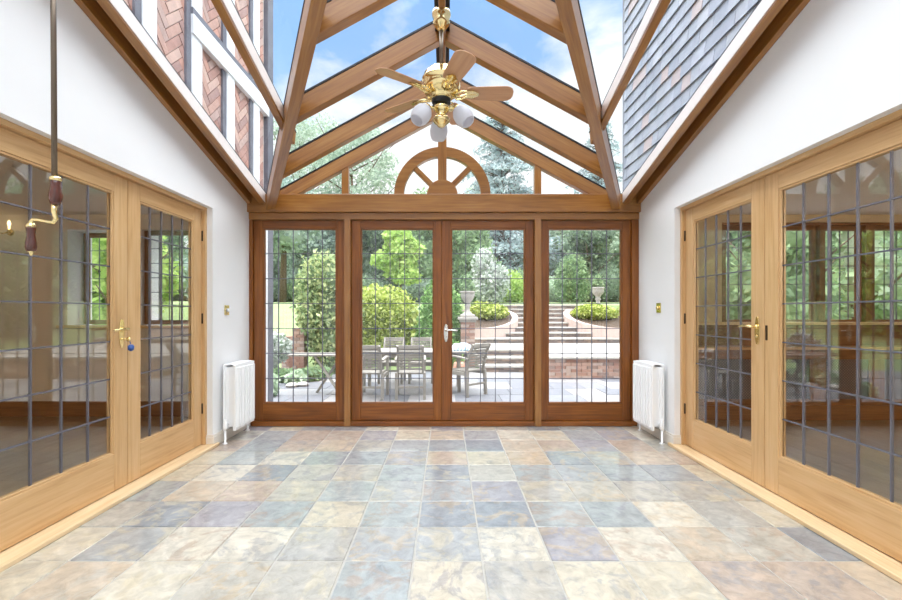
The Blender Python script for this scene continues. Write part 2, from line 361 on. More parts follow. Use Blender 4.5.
def lever(root, kind, n, u, z, s, du, metal, key=False, name='door_handle'):
    """backplate + lever on the room side; n = face plane, s = outward sign of the face, du = lever direction along the leaf"""
    def P(uu, nn, zz): return (uu, n+s*nn, zz) if kind == 'x' else (n+s*nn, uu, zz)
    ex = Vector((1, 0, 0)) if kind == 'x' else Vector((0, 1, 0)); ez = Vector((0, s, 0)) if kind == 'x' else Vector((s, 0, 0)); ey = Vector((0, 0, 1))
    poly = []
    for k in range(24):
        a = 2*PI*k/24; poly.append((.021*math.cos(a), .066*(1 if math.sin(a) > 0 else -1)*min(1, abs(math.sin(a))*1.02)+.022*math.sin(a)))
    if ex.cross(ey).dot(ez) < 0: poly = poly[::-1]
    b = MB(); b.prism(poly, P(u, 0, z), ex, ey, ez, .006); h = b.build(name, metal, root, .002)
    b = MB(); b.tube([P(u, .004, z+.025), P(u, .03, z+.025), P(u, .046, z+.026), P(u+du*.012, .05, z+.027), P(u+du*.05, .05, z+.03), P(u+du*.085, .05, z+.026), P(u+du*.105, .046, z+.022), P(u+du*.112, .04, z+.026)], [.009, .008, .008, .009, .008, .007, .008, .006], 10)
    b.lathe([(.013, 0), (.013, .008), (.009, .012)], P(u, .005, z+.025), 16, ez); b.build('lever', metal, h)
    b = MB(); b.lathe([(.008, 0), (.008, .005)], P(u, .005, z-.035), 12, ez); b.build('keyhole', metal, h)
    if key:
        b = MB(); b.tube([P(u, .006, z-.035), P(u, .035, z-.035)], .004, 8); b.lathe([(.014, -.002), (.014, .002)], P(u, .044, z-.035), 14, ex); b.build('key', M['brass'], h)
        b = MB(); b.tube([P(u+.01, .046, z-.05), P(u+.016, .046, z-.066)], .0025, 6); b.lathe([(.006, -.034), (.016, -.026), (.018, -.004), (.01, .006)], P(u+.018, .046, z-.075), 14, ey)
        b.build('key_tag', plain('blue_tag', lin(58, 92, 160), .4), h)

dn = 0
for s, xw, side in ((-1, XL, 'left'), (1, XR, 'right')):
    xo = xw+s*.045                          # jamb face
    # jambs and head lining
    b = MB(); lo, hi = sorted((xo, xw+s*.13))
    b.box(lo, hi, D1-.03, D1, .026, HEAD-.028); b.box(lo, hi, D0, D0+.03, .026, HEAD-.028); b.box(lo, hi, D0, D1, HEAD-.028, HEAD)
    smesh(b, 'trim_1' if s < 0 else 'trim_2', M['oak'], .003)
    b = MB(); lo, hi = sorted((xw-s*.035, xw+s*.14)); b.box(lo, hi, D0-.03, D1+.045, 0, .025)
    smesh(b, 'trim_3' if s < 0 else 'trim_4', M['sill_oak'], .005)
    n0 = xw+s*.072 if s > 0 else xw+s*.072-.044
    face = n0 if s > 0 else n0+.044
    mid = 2.71 if s < 0 else 2.655
    for far in (1, 0):
        dn += 1; u0, u1 = (mid+.0025, D1-.031) if far else (D0+.031, mid-.0025)
        r = struct('door_%d' % dn, (xw+s*.09, u0 if not far else u1, .03))
        leaf(r, 'y', n0, u0, u1, .03, HEAD-.03, .108, .108, .105, .222, .044, M['oak'], M['doorglass'], 5, 7, .0068, None)
        for z in (.32, 1.05, 1.72): hinge(r, 'y', face, D1-.03 if far else D0+.03, z, s)
        if s < 0 and not far: lever(r, 'y', face, mid-.055, .97, -s, -1, M['brass'], True)
        if s > 0 and far: lever(r, 'y', face, mid+.055, .985, -s, 1, M['brass'], False)
        if s > 0 and not far:
            b = MB(); b.box(face-.004, face, mid-.028, mid-.014, .93, 1.02); b.build('strike_plate', M['steel'], r)

# end wall: posts, sill, header
ef = struct('trim_5', (XC, YE, 0))
for xa, xb in ((XL, -1.876), (1.803, XR)):
    b = MB(); b.box(xa, xb, YE-.005, YE+.1, 0, 2.0); b.build('jamb', M['maple'], ef, .004)
for xa, xb in ((-.983, -.922), (.856, .92)):
    b = MB(); b.box(xa, xb, YE-.03, YE+.1, .0, 2.0); b.build('mullion', M['beam'], ef, .004)
b = MB(); b.box(XL, XR, YE-.012, YE+.1, 2.0, 2.066); b.build('header', M['beam'], ef, .004)
b = MB(); b.box(-1.876, 1.803, YE-.02, YE+.14, 0, .045); b.build('door_sill', M['maple'], ef, .004)
specs = [('window_1', -1.874, -.984, .09, .084), ('door_5', -.921, -.0447, .087, .075), ('door_6', -.0433, .855, .092, .082), ('window_2', .921, 1.802, .073, .083)]
for nm, u0, u1, a, c in specs:
    r = struct(nm, ((u0+u1)/2, YE+.04, .045))
    leaf(r, 'x', YE+.02, u0, u1, .047, 1.998, a, c, .078, .164, .05, M['maple'], M['glass'], 5, 7, .0065)
    if nm == 'door_6': lever(r, 'x', YE+.02, .0, .9, -1, 1, M['chrome'])
    if nm == 'door_6':
        b = MB(); b.box(-.062, -.024, YE+.0705, YE+.082, .05, 1.995); b.build('meeting_bead', M['maple'], r, .003)

# ------------------------------------------------------------------ glazed roof: timbers
b = MB(); b.box(XL-.02, XR+.02, YE-.045, YE+.12, 2.066, 2.24)
tag(b.build('tie_beam', M['beam'], None, .006), 'long horizontal brown tie beam above the garden doors', 'beam')
def rafters():
    un = Vector((0, LS, 1)).normalized()
    for s, side in ((-1, 'left'), (1, 'right')):
        # gable rafters
        names = {0: 'lowest gable rafter against the garden wall, resting on the tie beam', 1: 'second gable rafter up from the tie beam', 2: 'third gable rafter up, just behind the ceiling fan', 3: 'highest gable rafter, cut by the top of the photo'}
        for i, y in enumerate((YE+.03, 3.745, 3.085, 2.45)):
            hw = vx(y-.02)+.05; w = .075
            p0 = Vector((XC+s*.012, y, zg(XC+.012))); p1 = Vector((XC+s*hw, y, zg(XC+hw)))
            th = .135 if i == 0 else .15
            cs = 1/math.sqrt(1+GS*GS)
            r = thing('rafter', side+'-hand brown '+names[i], 'rafter', (p1.x, p1.y, p1.z), 'gable rafters')
            up = Vector((s*GS, 0, 1)).normalized(); 
            # vertical cut at the ridge: prism in the X-Z plane
            def gp(za, zb, pad=0.0):
                xa, xb = XC+s*.02, p1.x
                poly = [(xa, zg(xa)+za), (xb, zg(xb)+za), (xb, zg(xb)+zb), (xa, zg(xa)+zb)]
                if s < 0: poly = poly[::-1]
                bb = MB(); off = random.random()*5
                bb.prism(poly, (0, y+w/2+pad, 0), (1, 0, 0), (0, 0, 1), (0, -1, 0), w+2*pad)
                for k in range(len(bb.uv)):
                    bb.uv[k] = [(bb.v[q][0]*1.14+off, (bb.v[q][2]-zg(bb.v[q][0]))+bb.v[q][1]*.7+off) for q in bb.f[k]]
                return bb
            gp(0, th-.004).build('timber', M['beam'], r, .005)
            gp(th-.004, th+.010, .003).build('glazing_seal', M['seal'], r)
        # valley rafter
        ya, yb = YE-.03, 1.15
        p0 = Vector((XC+s*(vx(ya)+.045), ya, zl(ya)-.05)); p1 = Vector((XC+s*(vx(yb)+.045), yb, zl(yb)-.05))
        r = thing('valley_rafter', 'brown valley rafter climbing from the '+side+' end of the tie beam', 'rafter', tuple(p0), 'valley rafters')
        b = MB(); b.beam(p0, p1, .075, .15, lift=.075); b.build('timber', M['beam'], r, .005)
        b = MB(); b.beam(p0, p1, .08, .016, lift=.158); b.build('glazing_seal', M['seal'], r)
        # intermediate lean-to rafter
        xi = XC+s*1.155; yt = YE-(GG-GL-GS*1.155)/LS
        p0 = Vector((xi, yt+.02, zl(yt+.02))); p1 = Vector((xi, YB, zl(YB)))
        r = thing('rafter', 'slender '+side+'-hand roof rafter running from the valley up out of the photo', 'rafter', tuple(p0), 'side roof rafters')
        b = MB(); b.beam(p0, p1, .05, .105, lift=.0525); b.build('timber', M['beam'], r, .004)
        b = MB(); b.beam(p0, p1, .054, .010, lift=.110); b.build('glazing_seal', M['seal'], r)
        q = Vector((-s*.0265, 0, 0)); b = MB(); b.beam(p0.lerp(p1, .028)+q, p0.lerp(p1, .985)+q, .003, .082, lift=.062); b.build('sky_glare_strip', M['glarestrip'], r)['label'] = 'sky glare on the rafter side, a pale pinkish white strip'  # thin pale strip painted as sky glare on the timber's side
        # wall rafter with its strip and lining
        xr = XL+.145 if s < 0 else XR-.145
        p0 = Vector((xr, YE-.05, zl(YE-.05))); p1 = Vector((xr, YB, zl(YB)))
        r = thing('wall_rafter', 'brown rafter along the top of the white '+side+' wall', 'rafter', tuple(p0), 'side roof rafters')
        b = MB(); b.beam(p0, p1, .055, .105, lift=.0525); b.build('timber', M['beam'], r, .004)
        b = MB(); b.beam(p0, p1, .058, .010, lift=.110); b.build('glazing_seal', M['seal'], r)
        q = Vector((-s*.029, 0, 0)); b = MB(); b.beam(p0+q, p1+q, .003, .088, lift=.06); b.build('sky_glare_strip', M['glarestrip'], r)['label'] = 'sky glare on the rafter side, a pale pinkish white strip'  # sky glare on the wall rafter, painted as a pale strip
        xw = XL if s < 0 else XR; xs = xw-s*.022
        q = Vector((xs-xr, 0, 0)); b = MB(); b.beam(p0+q, p1+q, .04, .108, lift=.054); b.build('wall_strip', M['beam'], r, .004)
        q = Vector(((xs+xr)/2-xr, 0, 0)); b = MB(); b.beam(p0+q, p1+q, .11, .016, lift=.1); b.build('lining_board', M['maple'], r)
    # ridge
    b = MB(); b.box(XC-.022, XC+.022, 1.0, YE+.06, GG-.004, GG+.13); r = thing('ridge_beam', 'dark-edged ridge beam running overhead along the peak of the gable', 'beam', (XC, 2.6, GG))
    b.build('timber', M['beam'], r, .004)
    b = MB()
    for s in (-1, 1): b.box(XC+s*.022, XC+s*.05, 1.0, YE+.06, GG+.05, GG+.15)
    b.build('glazing_seal', M['seal'], r)
rafters()
# glass of the roof
ce = struct('ceiling', (XC, 1.5, 2.13))
def pane(poly):
    b = MB(); v = [Vector(p) for p in poly]; n = (v[1]-v[0]).cross(v[2]-v[0]).normalized()
    if n.z < 0: v = v[::-1]; n = -n
    k = len(v); vs = v+[p+n*.01 for p in v]
    b.add(vs, [tuple(reversed(range(k))), tuple(range(k, 2*k))]+[(i, (i+1) % k, (i+1) % k+k, i+k) for i in range(k)])
    b.build('roof_pane', M['roofglass'], ce)
for s in (-1, 1):
    g = .155; gl_ = GTH+.015
    yv = [YE+.06, 3.745, 3.085, 2.45, 1.1]
    for a, c in zip(yv[:-1], yv[1:]):
        xa, xb = XC+s*(vx(a)+.03), XC+s*(vx(c)+.03)
        pane([(XC+s*.03, a, GG+g), (xa, a, zg(xa)+g), (xb, c, zg(xb)+g)]+([(XC+s*.03, c, GG+g)] if abs(xb-XC) > .06 else []))
    xi = XC+s*1.155; yt = YE-(GG-GL-GS*1.155)/LS; xw = XL-.04 if s < 0 else XR+.04
    xe = XC+s*(vx(YE)+.03)
    pane([(xw, YE+.06, zl(YE+.06)+gl_), (xe, YE+.06, zl(YE+.06)+gl_), (xi, yt, zl(yt)+gl_), (xi, YB, zl(YB)+gl_), (xw, YB, zl(YB)+gl_)])
    pane([(xi, yt, zl(yt)+gl_), (XC, 1.1, zl(1.1)+gl_), (XC, YB, zl(YB)+gl_), (xi, YB, zl(YB)+gl_)])

# gable window above the tie beam
gw = struct('window_3', (XC, YE+.03, 2.24))
CX, CZ = PX(442.3, YE+.03), 2.24
def arc_poly(r0, r1, a0, a1, n=28):
    return [(r1*math.cos(a0+(a1-a0)*k/n), r1*math.sin(a0+(a1-a0)*k/n)) for k in range(n+1)]+([(r0*math.cos(a1-(a1-a0)*k/n), r0*math.sin(a1-(a1-a0)*k/n)) for k in range(n+1)] if r0 else [])
def gprism(b, poly, y=YE, dep=.06): b.prism(poly, (CX, y+dep, CZ), (1, 0, 0), (0, 0, 1), (0, -1, 0), dep)
def ring(b, r0, r1, n=32, y=YE, dep=.06):
    for k in range(n): gprism(b, arc_poly(r0, r1, PI*k/n, PI*(k+1)/n, 1), y, dep)
b = MB(); ring(b, .375, .468); b.build('arch', M['beam'], gw)
b = MB(); gprism(b, arc_poly(0, .15, 0, PI), YE-.004, .068); b.build('hub', M['beam'], gw, .003)
b = MB(); b.box(CX-.042, CX+.042, YE-.003, YE+.06, CZ+.1, zg(CX)+.03); b.build('king_post', M['beam'], gw, .003)
for a in (PI/4, 3*PI/4):
    b = MB(); d = Vector((math.cos(a), 0, math.sin(a))); o = Vector((CX, YE+.032, CZ)); b.beam(o+d*.12, o+d*.4, .05, .05, up=(0, 1, 0)); b.build('spoke', M['beam'], gw, .003)
for x in (PX(345, YE), PX(538, YE)):
    b = MB(); b.box(x-.033, x+.033, YE, YE+.06, CZ, zg(x)+.02); b.build('post', M['beam'], gw, .003)
b = MB(); hw = vx(YE)+.05; b.prism([(-hw+XC, 2.2), (hw+XC, 2.2), (hw+XC, zg(hw+XC)+.1), (XC, GG+.1), (-hw+XC, zg(hw+XC)+.1)], (0, YE+.045, 0), (1, 0, 0), (0, 0, 1), (0, -1, 0), .006); b.build('glass_pane', M['glass'], gw)

# ------------------------------------------------------------------ ceiling fan
def fan():
    fx, fy = XC-.005, 2.79; zc = 3.02
    r = thing('ceiling_fan', 'brass ceiling fan with five wooden blades and three frosted lamps under the ridge', 'ceiling fan', (fx, fy, 2.3))
    b = MB(); b.lathe([(.0, zc+.01), (.055, zc+.008), (.062, zc-.01), (.058, zc-.03), (.05, zc-.05), (.056, zc-.062), (.05, zc-.075), (.03, zc-.1), (.016, zc-.115)][::-1], (fx, fy, 0), 28); b.build('canopy', M['brass'], r)
    b = MB(); b.lathe([(.0125, 2.66), (.0125, zc-.09)], (fx, fy, 0), 16); b.build('downrod', M['pole'], r)
    b = MB(); b.lathe([(.02, 2.455), (.055, 2.46), (.075, 2.475), (.07, 2.49), (.105, 2.5), (.118, 2.525), (.122, 2.55), (.118, 2.575), (.125, 2.582), (.125, 2.592), (.118, 2.6), (.112, 2.622), (.09, 2.64), (.085, 2.65), (.04, 2.665), (.022, 2.69), (.0, 2.692)], (fx, fy, 0), 36); b.build('motor_housing', M['brass'], r)
    b = MB(); b.lathe([(.058, 2.438), (.06, 2.442), (.06, 2.466), (.03, 2.47)], (fx, fy, 0), 24); b.build('flywheel', M['seal'], r)
    zb = 2.505
    for k in range(5):
        a = math.radians(1+72*k); d = Vector((math.cos(a), math.sin(a), 0)); t = Vector((-d.y, d.x, 0)); o = Vector((fx, fy, zb))
        up = Vector((0, 0, 1)); tl = math.radians(-13); tt = t*math.cos(tl)+up*math.sin(tl); nn = d.cross(tt)
        out = []
        for u in range(9): out.append((.165+.025*0, 0))
        prof = [(.165, -.045), (.19, -.056), (.30, -.062), (.41, -.066), (.435, -.06), (.452, -.045), (.462, -.02), (.462, .02), (.452, .045), (.435, .06), (.41, .066), (.30, .062), (.19, .056), (.165, .045)]
        b = MB(); b.prism(prof, o-nn*.003, d, tt, nn, .006)
        for q in range(len(b.uv)):
            b.uv[q] = [((Vector(b.v[i])-o).dot(d)+k, (Vector(b.v[i])-o).dot(tt)+k*.3) for i in b.f[q]]
        bl = b.build('blade', M['blade'], r, .002)
        b = MB(); bot = o-nn*.006
        for e in (-1, 1): b.tube([o+d*.07-up*.01, o+d*.1+tt*e*.03-up*.02, o+d*.135+tt*e*.036-up*.012, bot+d*.165+tt*e*.022, bot+d*.21+tt*e*.03], .0055, 8)
        b.tube([o+d*.07-up*.012, o+d*.12-up*.022, bot+d*.17, bot+d*.225], .007, 8)
        b.prism([(.16, -.03), (.2, -.036), (.24, -.012), (.24, .012), (.2, .036), (.16, .03)], bot-nn*.004, d, tt, nn, .004); b.build('blade_arm', M['brass'], bl)
    b = MB(); b.lathe([(0, 2.285), (.018, 2.287), (.028, 2.3), (.05, 2.318), (.058, 2.335), (.045, 2.35), (.03, 2.362), (.036, 2.38), (.05, 2.395), (.052, 2.412), (.038, 2.43), (.036, 2.45)], (fx, fy, 0), 28); b.build('light_fitting', M['brass'], r)
    for a in (math.radians(97), math.radians(217), math.radians(333)):
        d = Vector((math.cos(a), math.sin(a), 0)); o = Vector((fx, fy, 2.375)); ax = (d*.62-Vector((0, 0, 1))*.78).normalized()
        p = o+d*.105+Vector((0, 0, .012))
        b = MB(); b.tube([o+d*.03, o+d*.06+Vector((0, 0, .022)), p], .008, 8); b.lathe([(.012, -.012), (.026, .0), (.03, .024)], p, 16, ax); b.build('lamp_arm', M['brass'], r)
        b = MB(); b.lathe([(.024, .01), (.038, .02), (.054, .045), (.06, .077), (.056, .107), (.046, .132), (.041, .138), (.04, .132), (.05, .106), (.055, .077), (.048, .047), (.024, .02)], p, 28, ax); b.build('lamp_shade', M['frost'], r)
        b = MB(); b.lathe([(0, .02), (.012, .025), (.024, .07), (.022, .09), (0, .104)], p, 14, ax); b.build('bulb', M['frost'], r)
fan()

# ------------------------------------------------------------------ window winder pole (left foreground)
def winder():
    d = 1.7; x = PX(53.5, d); z = lambda y: PZ(y, d); px = d/F
    r = thing('window_winding_pole', 'bronze winding pole with two turned wooden grips hanging by the left doors', 'window winder', (x, d, z(252)))
    top = zl(d)-.03
    b = MB(); b.tube([(x-.004, d, top), (x+.004, d, z(184))], .0095, 12); b.build('pole', M['pole'], r)
    b = MB(); b.lathe([(.012, top-.03), (.016, top-.02), (.016, top+.02), (.01, top+.034)], (x-.004, d, 0), 16); b.build('hook_cup', M['brass'], r)
    gx = x+.008
    b = MB(); b.lathe([(.01, z(205)), (.016, z(204)), (.0215, z(200)), (.0225, z(196)), (.019, z(190)), (.016, z(185)), (.0175, z(181)), (.012, z(180))], (gx, d, 0), 20); b.build('upper_grip', M['mahog'], r)
    b = MB(); b.lathe([(.019, z(181)), (.0205, z(179)), (.0185, z(177.4)), (.012, z(176.5))], (gx, d, 0), 20); b.build('upper_ferrule', M['brass'], r)
    bx_ = PX(31, d)
    b = MB(); b.tube([(gx-.004, d, z(203)), (gx-.006, d, z(212)), (gx+.002, d, z(219)), (gx-.008, d, z(222.5)), (gx-.03, d, z(222)), (bx_+.03, d, z(220)), (bx_+.006, d, z(219.5)), (bx_, d, z(222)), (bx_, d, z(228))], [.012, .009, .0075, .007, .006, .006, .006, .008, .01], 12); b.build('crank', M['brass'], r)
    b = MB(); b.lathe([(.008, z(252)), (.015, z(251)), (.0185, z(247)), (.018, z(243)), (.0135, z(236)), (.015, z(230)), (.0165, z(227)), (.011, z(225.5))], (bx_, d, 0), 20); b.build('lower_grip', M['mahog'], r)
    b = MB(); b.lathe([(.016, z(228)), (.017, z(226)), (.012, z(223.5)), (.006, z(222.5))], (bx_, d, 0), 18); b.build('lower_ferrule', M['brass'], r)
    b = MB(); b.lathe([(0, z(256)), (.005, z(255)), (.007, z(252.5)), (.012, z(251.5))], (bx_, d, 0), 14); b.build('end_button', M['brass'], r)
    b = MB(); b.box(XL+.17, XC-1.18, d-.03, d+.03, zl(d), zl(d)+.1); b.box(x-.03, x+.02, d-.02, d+.02, zl(d)-.03, zl(d))
    tag(b.build('transom_bar', M['beam'], None, .003), 'short brown roof bar carrying the winding pole, above the photo', 'beam')
winder()

# ------------------------------------------------------------------ radiators, switches
def radiator(s, side):
    xw = XL if s < 0 else XR; xf = -1.775 if s < 0 else 1.735; ya, yb = 3.665, 4.03; z0, z1 = .1, .655
    r = thing('radiator', 'white flat-panel radiator low on the '+side+' wall beside the garden doors', 'radiator', ((xw+xf)/2, (ya+yb)/2, 0), 'white radiators')
    n = 7
    for xa, xb, nm in ((xf, xf-s*-.022, 'front_panel'), (xw-s*.03, xw-s*.045, 'back_panel')):
        lo, hi = sorted((xa, xb)); b = MB()
        # fluted face: a zig of raised ribs
        b.box(lo, hi, ya, yb, z0, z1)
        fc = xa if nm == 'front_panel' else xb
        w = (yb-ya-.02)/n
        for k in range(n):
            y0_ = ya+.01+k*w; pts = [(y0_+.009, 0), (y0_+.015, .016), (y0_+w-.015, .016), (y0_+w-.009, 0)]
            base = fc-0*s
            poly = [(p[0], p[1]) for p in pts]
            vs_ = []
            for zz in (z0+.025, z1-.025):
                vs_ += [(base-s*p[1], p[0], zz) for p in poly]
            f_ = [(0, 1, 5, 4), (1, 2, 6, 5), (2, 3, 7, 6), (0, 3, 2, 1), (4, 5, 6, 7)]
            if s < 0: f_ = [tuple(reversed(q)) for q in f_]
            b.add(vs_, f_)
        b.build(nm, M['radiator'], r, .003)
    b = MB(); lo, hi = sorted((xf+s*.022, xw-s*.045)); w = (yb-ya-.04)/9
    for k in range(9): b.box(lo, hi, ya+.02+k*w+w*.3, ya+.02+k*w+w*.3+.004, z0+.03, z1-.02)
    b.build('fins', M['radiator'], r)
    b = MB(); lo, hi = sorted((xf+s*.0, xw-s*.02)); b.box(lo, hi, ya+.03, yb-.03, z1-.003, z1+.004)
    for k in range(14): b.box(lo+.01, hi-.01, ya+.04+k*.021, ya+.05+k*.021, z1+.004, z1+.008)
    b.build('top_grille', M['radiator'], r)
    for y, yy in ((ya-.025, ya+.02), (yb+.022, yb-.02)):
        xm = (xf+xw)/2+s*.005; b = MB()
        b.tube([(xm, yy, z0+.05), (xm, y, z0+.05)], .011, 12); b.lathe([(.016, z0+.02), (.018, z0+.03), (.018, z0+.07), (.014, z0+.078), (.014, z0+.1), (.01, z0+.105)], (xm, y, 0), 16); b.build('valve', M['radiator'], r)
        b = MB(); b.lathe([(.02, .0), (.02, .006), (.0085, .008), (.0085, z0+.03)], (xm, y, 0), 14); b.build('pipe', M['radiator'], r)
    for y in (ya+.08, yb-.08):
        b = MB(); lo, hi = sorted((xw, xw-s*.032)); b.box(lo, hi, y-.012, y+.012, z0+.1, z1-.1); b.build('bracket', M['radiator'], r)
radiator(-1, 'left'); radiator(1, 'right')
for s, side, y, z in ((-1, 'left', 3.785, 1.12), (1, 'right', 3.82, 1.14)):
    xw = XL if s < 0 else XR; r = thing('light_switch', 'small brass light switch on the white '+side+' wall above the radiator', 'light switch', (xw, y, z), 'brass switches')
    lo, hi = sorted((xw, xw-s*.006)); b = MB(); b.box(lo, hi, y-.04, y+.04, z-.043, z+.043); b.build('plate', M['brass'], r, .003)
    b = MB(); b.lathe([(.016, 0), (.015, .014), (.012, .016)], (xw-s*.006, y, z), 18, (-s, 0, 0)); b.build('dimmer_knob', M['radiator'] if s < 0 else M['brass'], r)

# ------------------------------------------------------------------ side rooms seen through the doors
RE = 4.62   # garden wall of the side rooms
def win_wall(name, x0, x1, wins, z0, z1, y0, y1, zt, mat):
    """frontal wall with window openings wins=[(xa,xb)...]"""
    b = MB(); xs = sorted(wins); cur = x0
    for xa, xb in xs:
        b.box(cur, xa, y0, y1, -.1, zt); b.box(xa, xb, y0, y1, -.1, z0); b.box(xa, xb, y0, y1, z1, zt); cur = xb
    b.box(cur, x1, y0, y1, -.1, zt); return smesh(b, name, mat)
def casement(name, x0, x1, z0, z1, y, cols, rows, wmat):
    r = struct(name, ((x0+x1)/2, y, z0)); leaf(r, 'x', y, x0, x1, z0, z1, .036, .036, .036, .036, .05, wmat, M['glass'], cols, rows, .006)
for s, side in ((-1, 'left'), (1, 'right')):
    xi = (XL-.13) if s < 0 else (XR+.13); xo = s*6.2; lo, hi = sorted((xi, xo))
    b = MB(); b.box(lo, hi, YB, RE, -.12, 0); smesh(b, 'floor_'+side+'_room', M['roomfloor'])
    b = MB(); b.box(lo, hi, YB, RE+.3, 2.14, 2.24); smesh(b, 'ceiling_'+side+'_room', M['plaster'])
    b = MB(); lo2, hi2 = sorted((xo, xo+s*.15)); b.box(lo2, hi2, YB, RE+.3, -.1, 5.1); smesh(b, 'wall_'+side+'_room_side', M['room'])
    b = MB(); lo2, hi2 = sorted((xi, xi+s*.3))
# right room: a run of three leaded casements above a low cupboard with lattice grilles
xr0, xr1 = 2.93, 5.9
win_wall('wall_right_room_end', 2.0, 6.2, [(xr0, xr1)], .96, 2.06, RE, RE+.32, 2.24, M['room'])
edges = [2.93, 3.50, 3.57, 4.10, 4.20, 4.53, 4.62, 5.25, 5.32, 5.9]
b = MB(); b.box(xr0, xr1, RE+.02, RE+.12, 2.03, 2.06); b.box(xr0, xr1, RE+.02, RE+.12, .96, .975)
for xa, xb in ((xr0, 2.955), (3.97, 4.02), (4.46, 4.55), (5.15, 5.24), (5.87, xr1)): b.box(xa, xb, RE+.0, RE+.12, .975, 2.03)
smesh(b, 'trim_6', M['brown'], .003)
for i, (xa, xb) in enumerate(((2.957, 3.968), (4.022, 4.458), (4.552, 5.148), (5.242, 5.868))):
    casement('window_%d' % (4+i), xa, xb, .977, 2.028, RE+.04, 6 if i == 0 else 4, 5, M['brown'])
b = MB(); b.box(2.35, 6.18, RE-.1, RE, .97, 1.0); b.box(xr0, xr1, RE, RE+.06, .97, 1.0); smesh(b, 'trim_7', M['sill_oak'], .004)
r = thing('radiator_cabinet', 'long low brown cabinet with lattice grilles under the right-hand room windows', 'cabinet', (4.2, RE-.1, 0))
b = MB(); b.box(2.35, 6.15, RE-.18, RE-.005, .0, .15); b.build('plinth', M['brown'], r, .004)
b = MB(); b.box(2.32, 6.18, RE-.22, RE-.005, .72, .75); b.build('cabinet_top', M['oak'], r, .005)
b = MB(); b.box(2.35, 6.15, RE-.03, RE-.005, .75, .97); b.build('back_panel', M['brown'], r)
b = MB(); ops = [(2.5, 3.2), (3.38, 3.73), (3.9, 4.34), (4.5, 5.0), (5.2, 5.8)]; cur = 2.35
b.box(2.35, 6.15, RE-.16, RE-.13, .62, .72); b.box(2.35, 6.15, RE-.16, RE-.13, .15, .21)
for xa, xb in ops: b.box(cur, xa, RE-.16, RE-.13, .21, .62); cur = xb
b.box(cur, 6.15, RE-.16, RE-.13, .21, .62); b.build('face_frame', M['brown'], r, .003)
b = MB(); b.box(2.35, 6.15, RE-.05, RE-.035, .15, .72); b.build('backing', plain('pale_backing', lin(176, 168, 158), .8), r)
for xa, xb in ops:
    b = MB(); w, h = xb-xa, .41; st = .028; y = RE-.145
    for dr in (1, -1):
        k = -h
        while k < w:
            pa, pb = max(k, 0), min(k+h, w)
            if pb-pa > .004:
                za, zb_ = (pa-k, pb-k) if dr > 0 else (h-(pa-k), h-(pb-k))
                b.beam((xa+pa, y+dr*.0015, .21+za), (xa+pb, y+dr*.0015, .21+zb_), .003, .007, up=(0, .0, 1))
            k += st
    b.build('lattice_grille', M['darkwood_shade'], r)
# left room: two deep-set windows and a wall light
win_wall('wall_left_room_end', -6.2, -2.04, [(-4.02, -3.45), (-3.24, -2.62)], .95, 1.98, RE, RE+.32, 2.24, M['plaster'])
casement('window_8', -4.02, -3.45, .97, 1.98, RE+.2, 4, 6, M['brown']); casement('window_9', -3.24, -2.62, .97, 1.98, RE+.05, 5, 6, M['brown'])
b = MB(); b.box(-4.1, -3.4, RE-.05, RE+.2, .935, .965); b.box(-3.3, -2.56, RE-.05, RE+.05, .935, .965); smesh(b, 'trim_8', M['sill_oak'], .003)
b = MB(); b.box(-6.1, -2.1, RE-.02, RE, 0, .16); smesh(b, 'baseboard_left_room', M['brown'], .003)
r = thing('wall_lamp', 'tiny brass wall lamp inside the left-hand room, behind the door glass', 'wall lamp', (-4.62, RE-.02, 1.93))
b = MB(); b.lathe([(.035, 0), (.035, .012), (.02, .02)], (-4.62, RE, 1.95), 20, (0, -1, 0)); b.build('back_plate', M['brass'], r)
for e in (-1, 1):
    b = MB(); b.tube([(-4.62, RE-.02, 1.95), (-4.62+e*.03, RE-.06, 1.93), (-4.62+e*.06, RE-.08, 1.94), (-4.62+e*.06, RE-.08, 1.97)], .006, 8); b.build('arm', M['brass'], r)
    b = MB(); b.lathe([(.009, 1.97), (.009, 2.0)], (-4.62+e*.06, RE-.08, 0), 12); b.lathe([(.009, 2.0), (.016, 2.02), (.014, 2.045), (0, 2.07)], (-4.62+e*.06, RE-.08, 0), 12); b.build('bulb', emit('warm_bulb', (1, .72, .36, 1), 3), r)
def lamp(name, loc, e, col, rad=.08):
    l = bpy.data.lights.new(name, 'POINT'); l.energy = e; l.color = col; l.shadow_soft_size = rad
    o = bpy.data.objects.new(name, l); COL.objects.link(o); o.location = loc
lamp('left_room_fill', (-4.6, -.5, 1.95), 40, (1, .76, .45), .12)  # unseen lamp without a fixture, set back so its reflection stays hidden
lamp('right_room_fill', (4.4, -.5, 1.95), 75, (1, .86, .66), .12)  # unseen fill lamp added to bring out the lattice cabinet

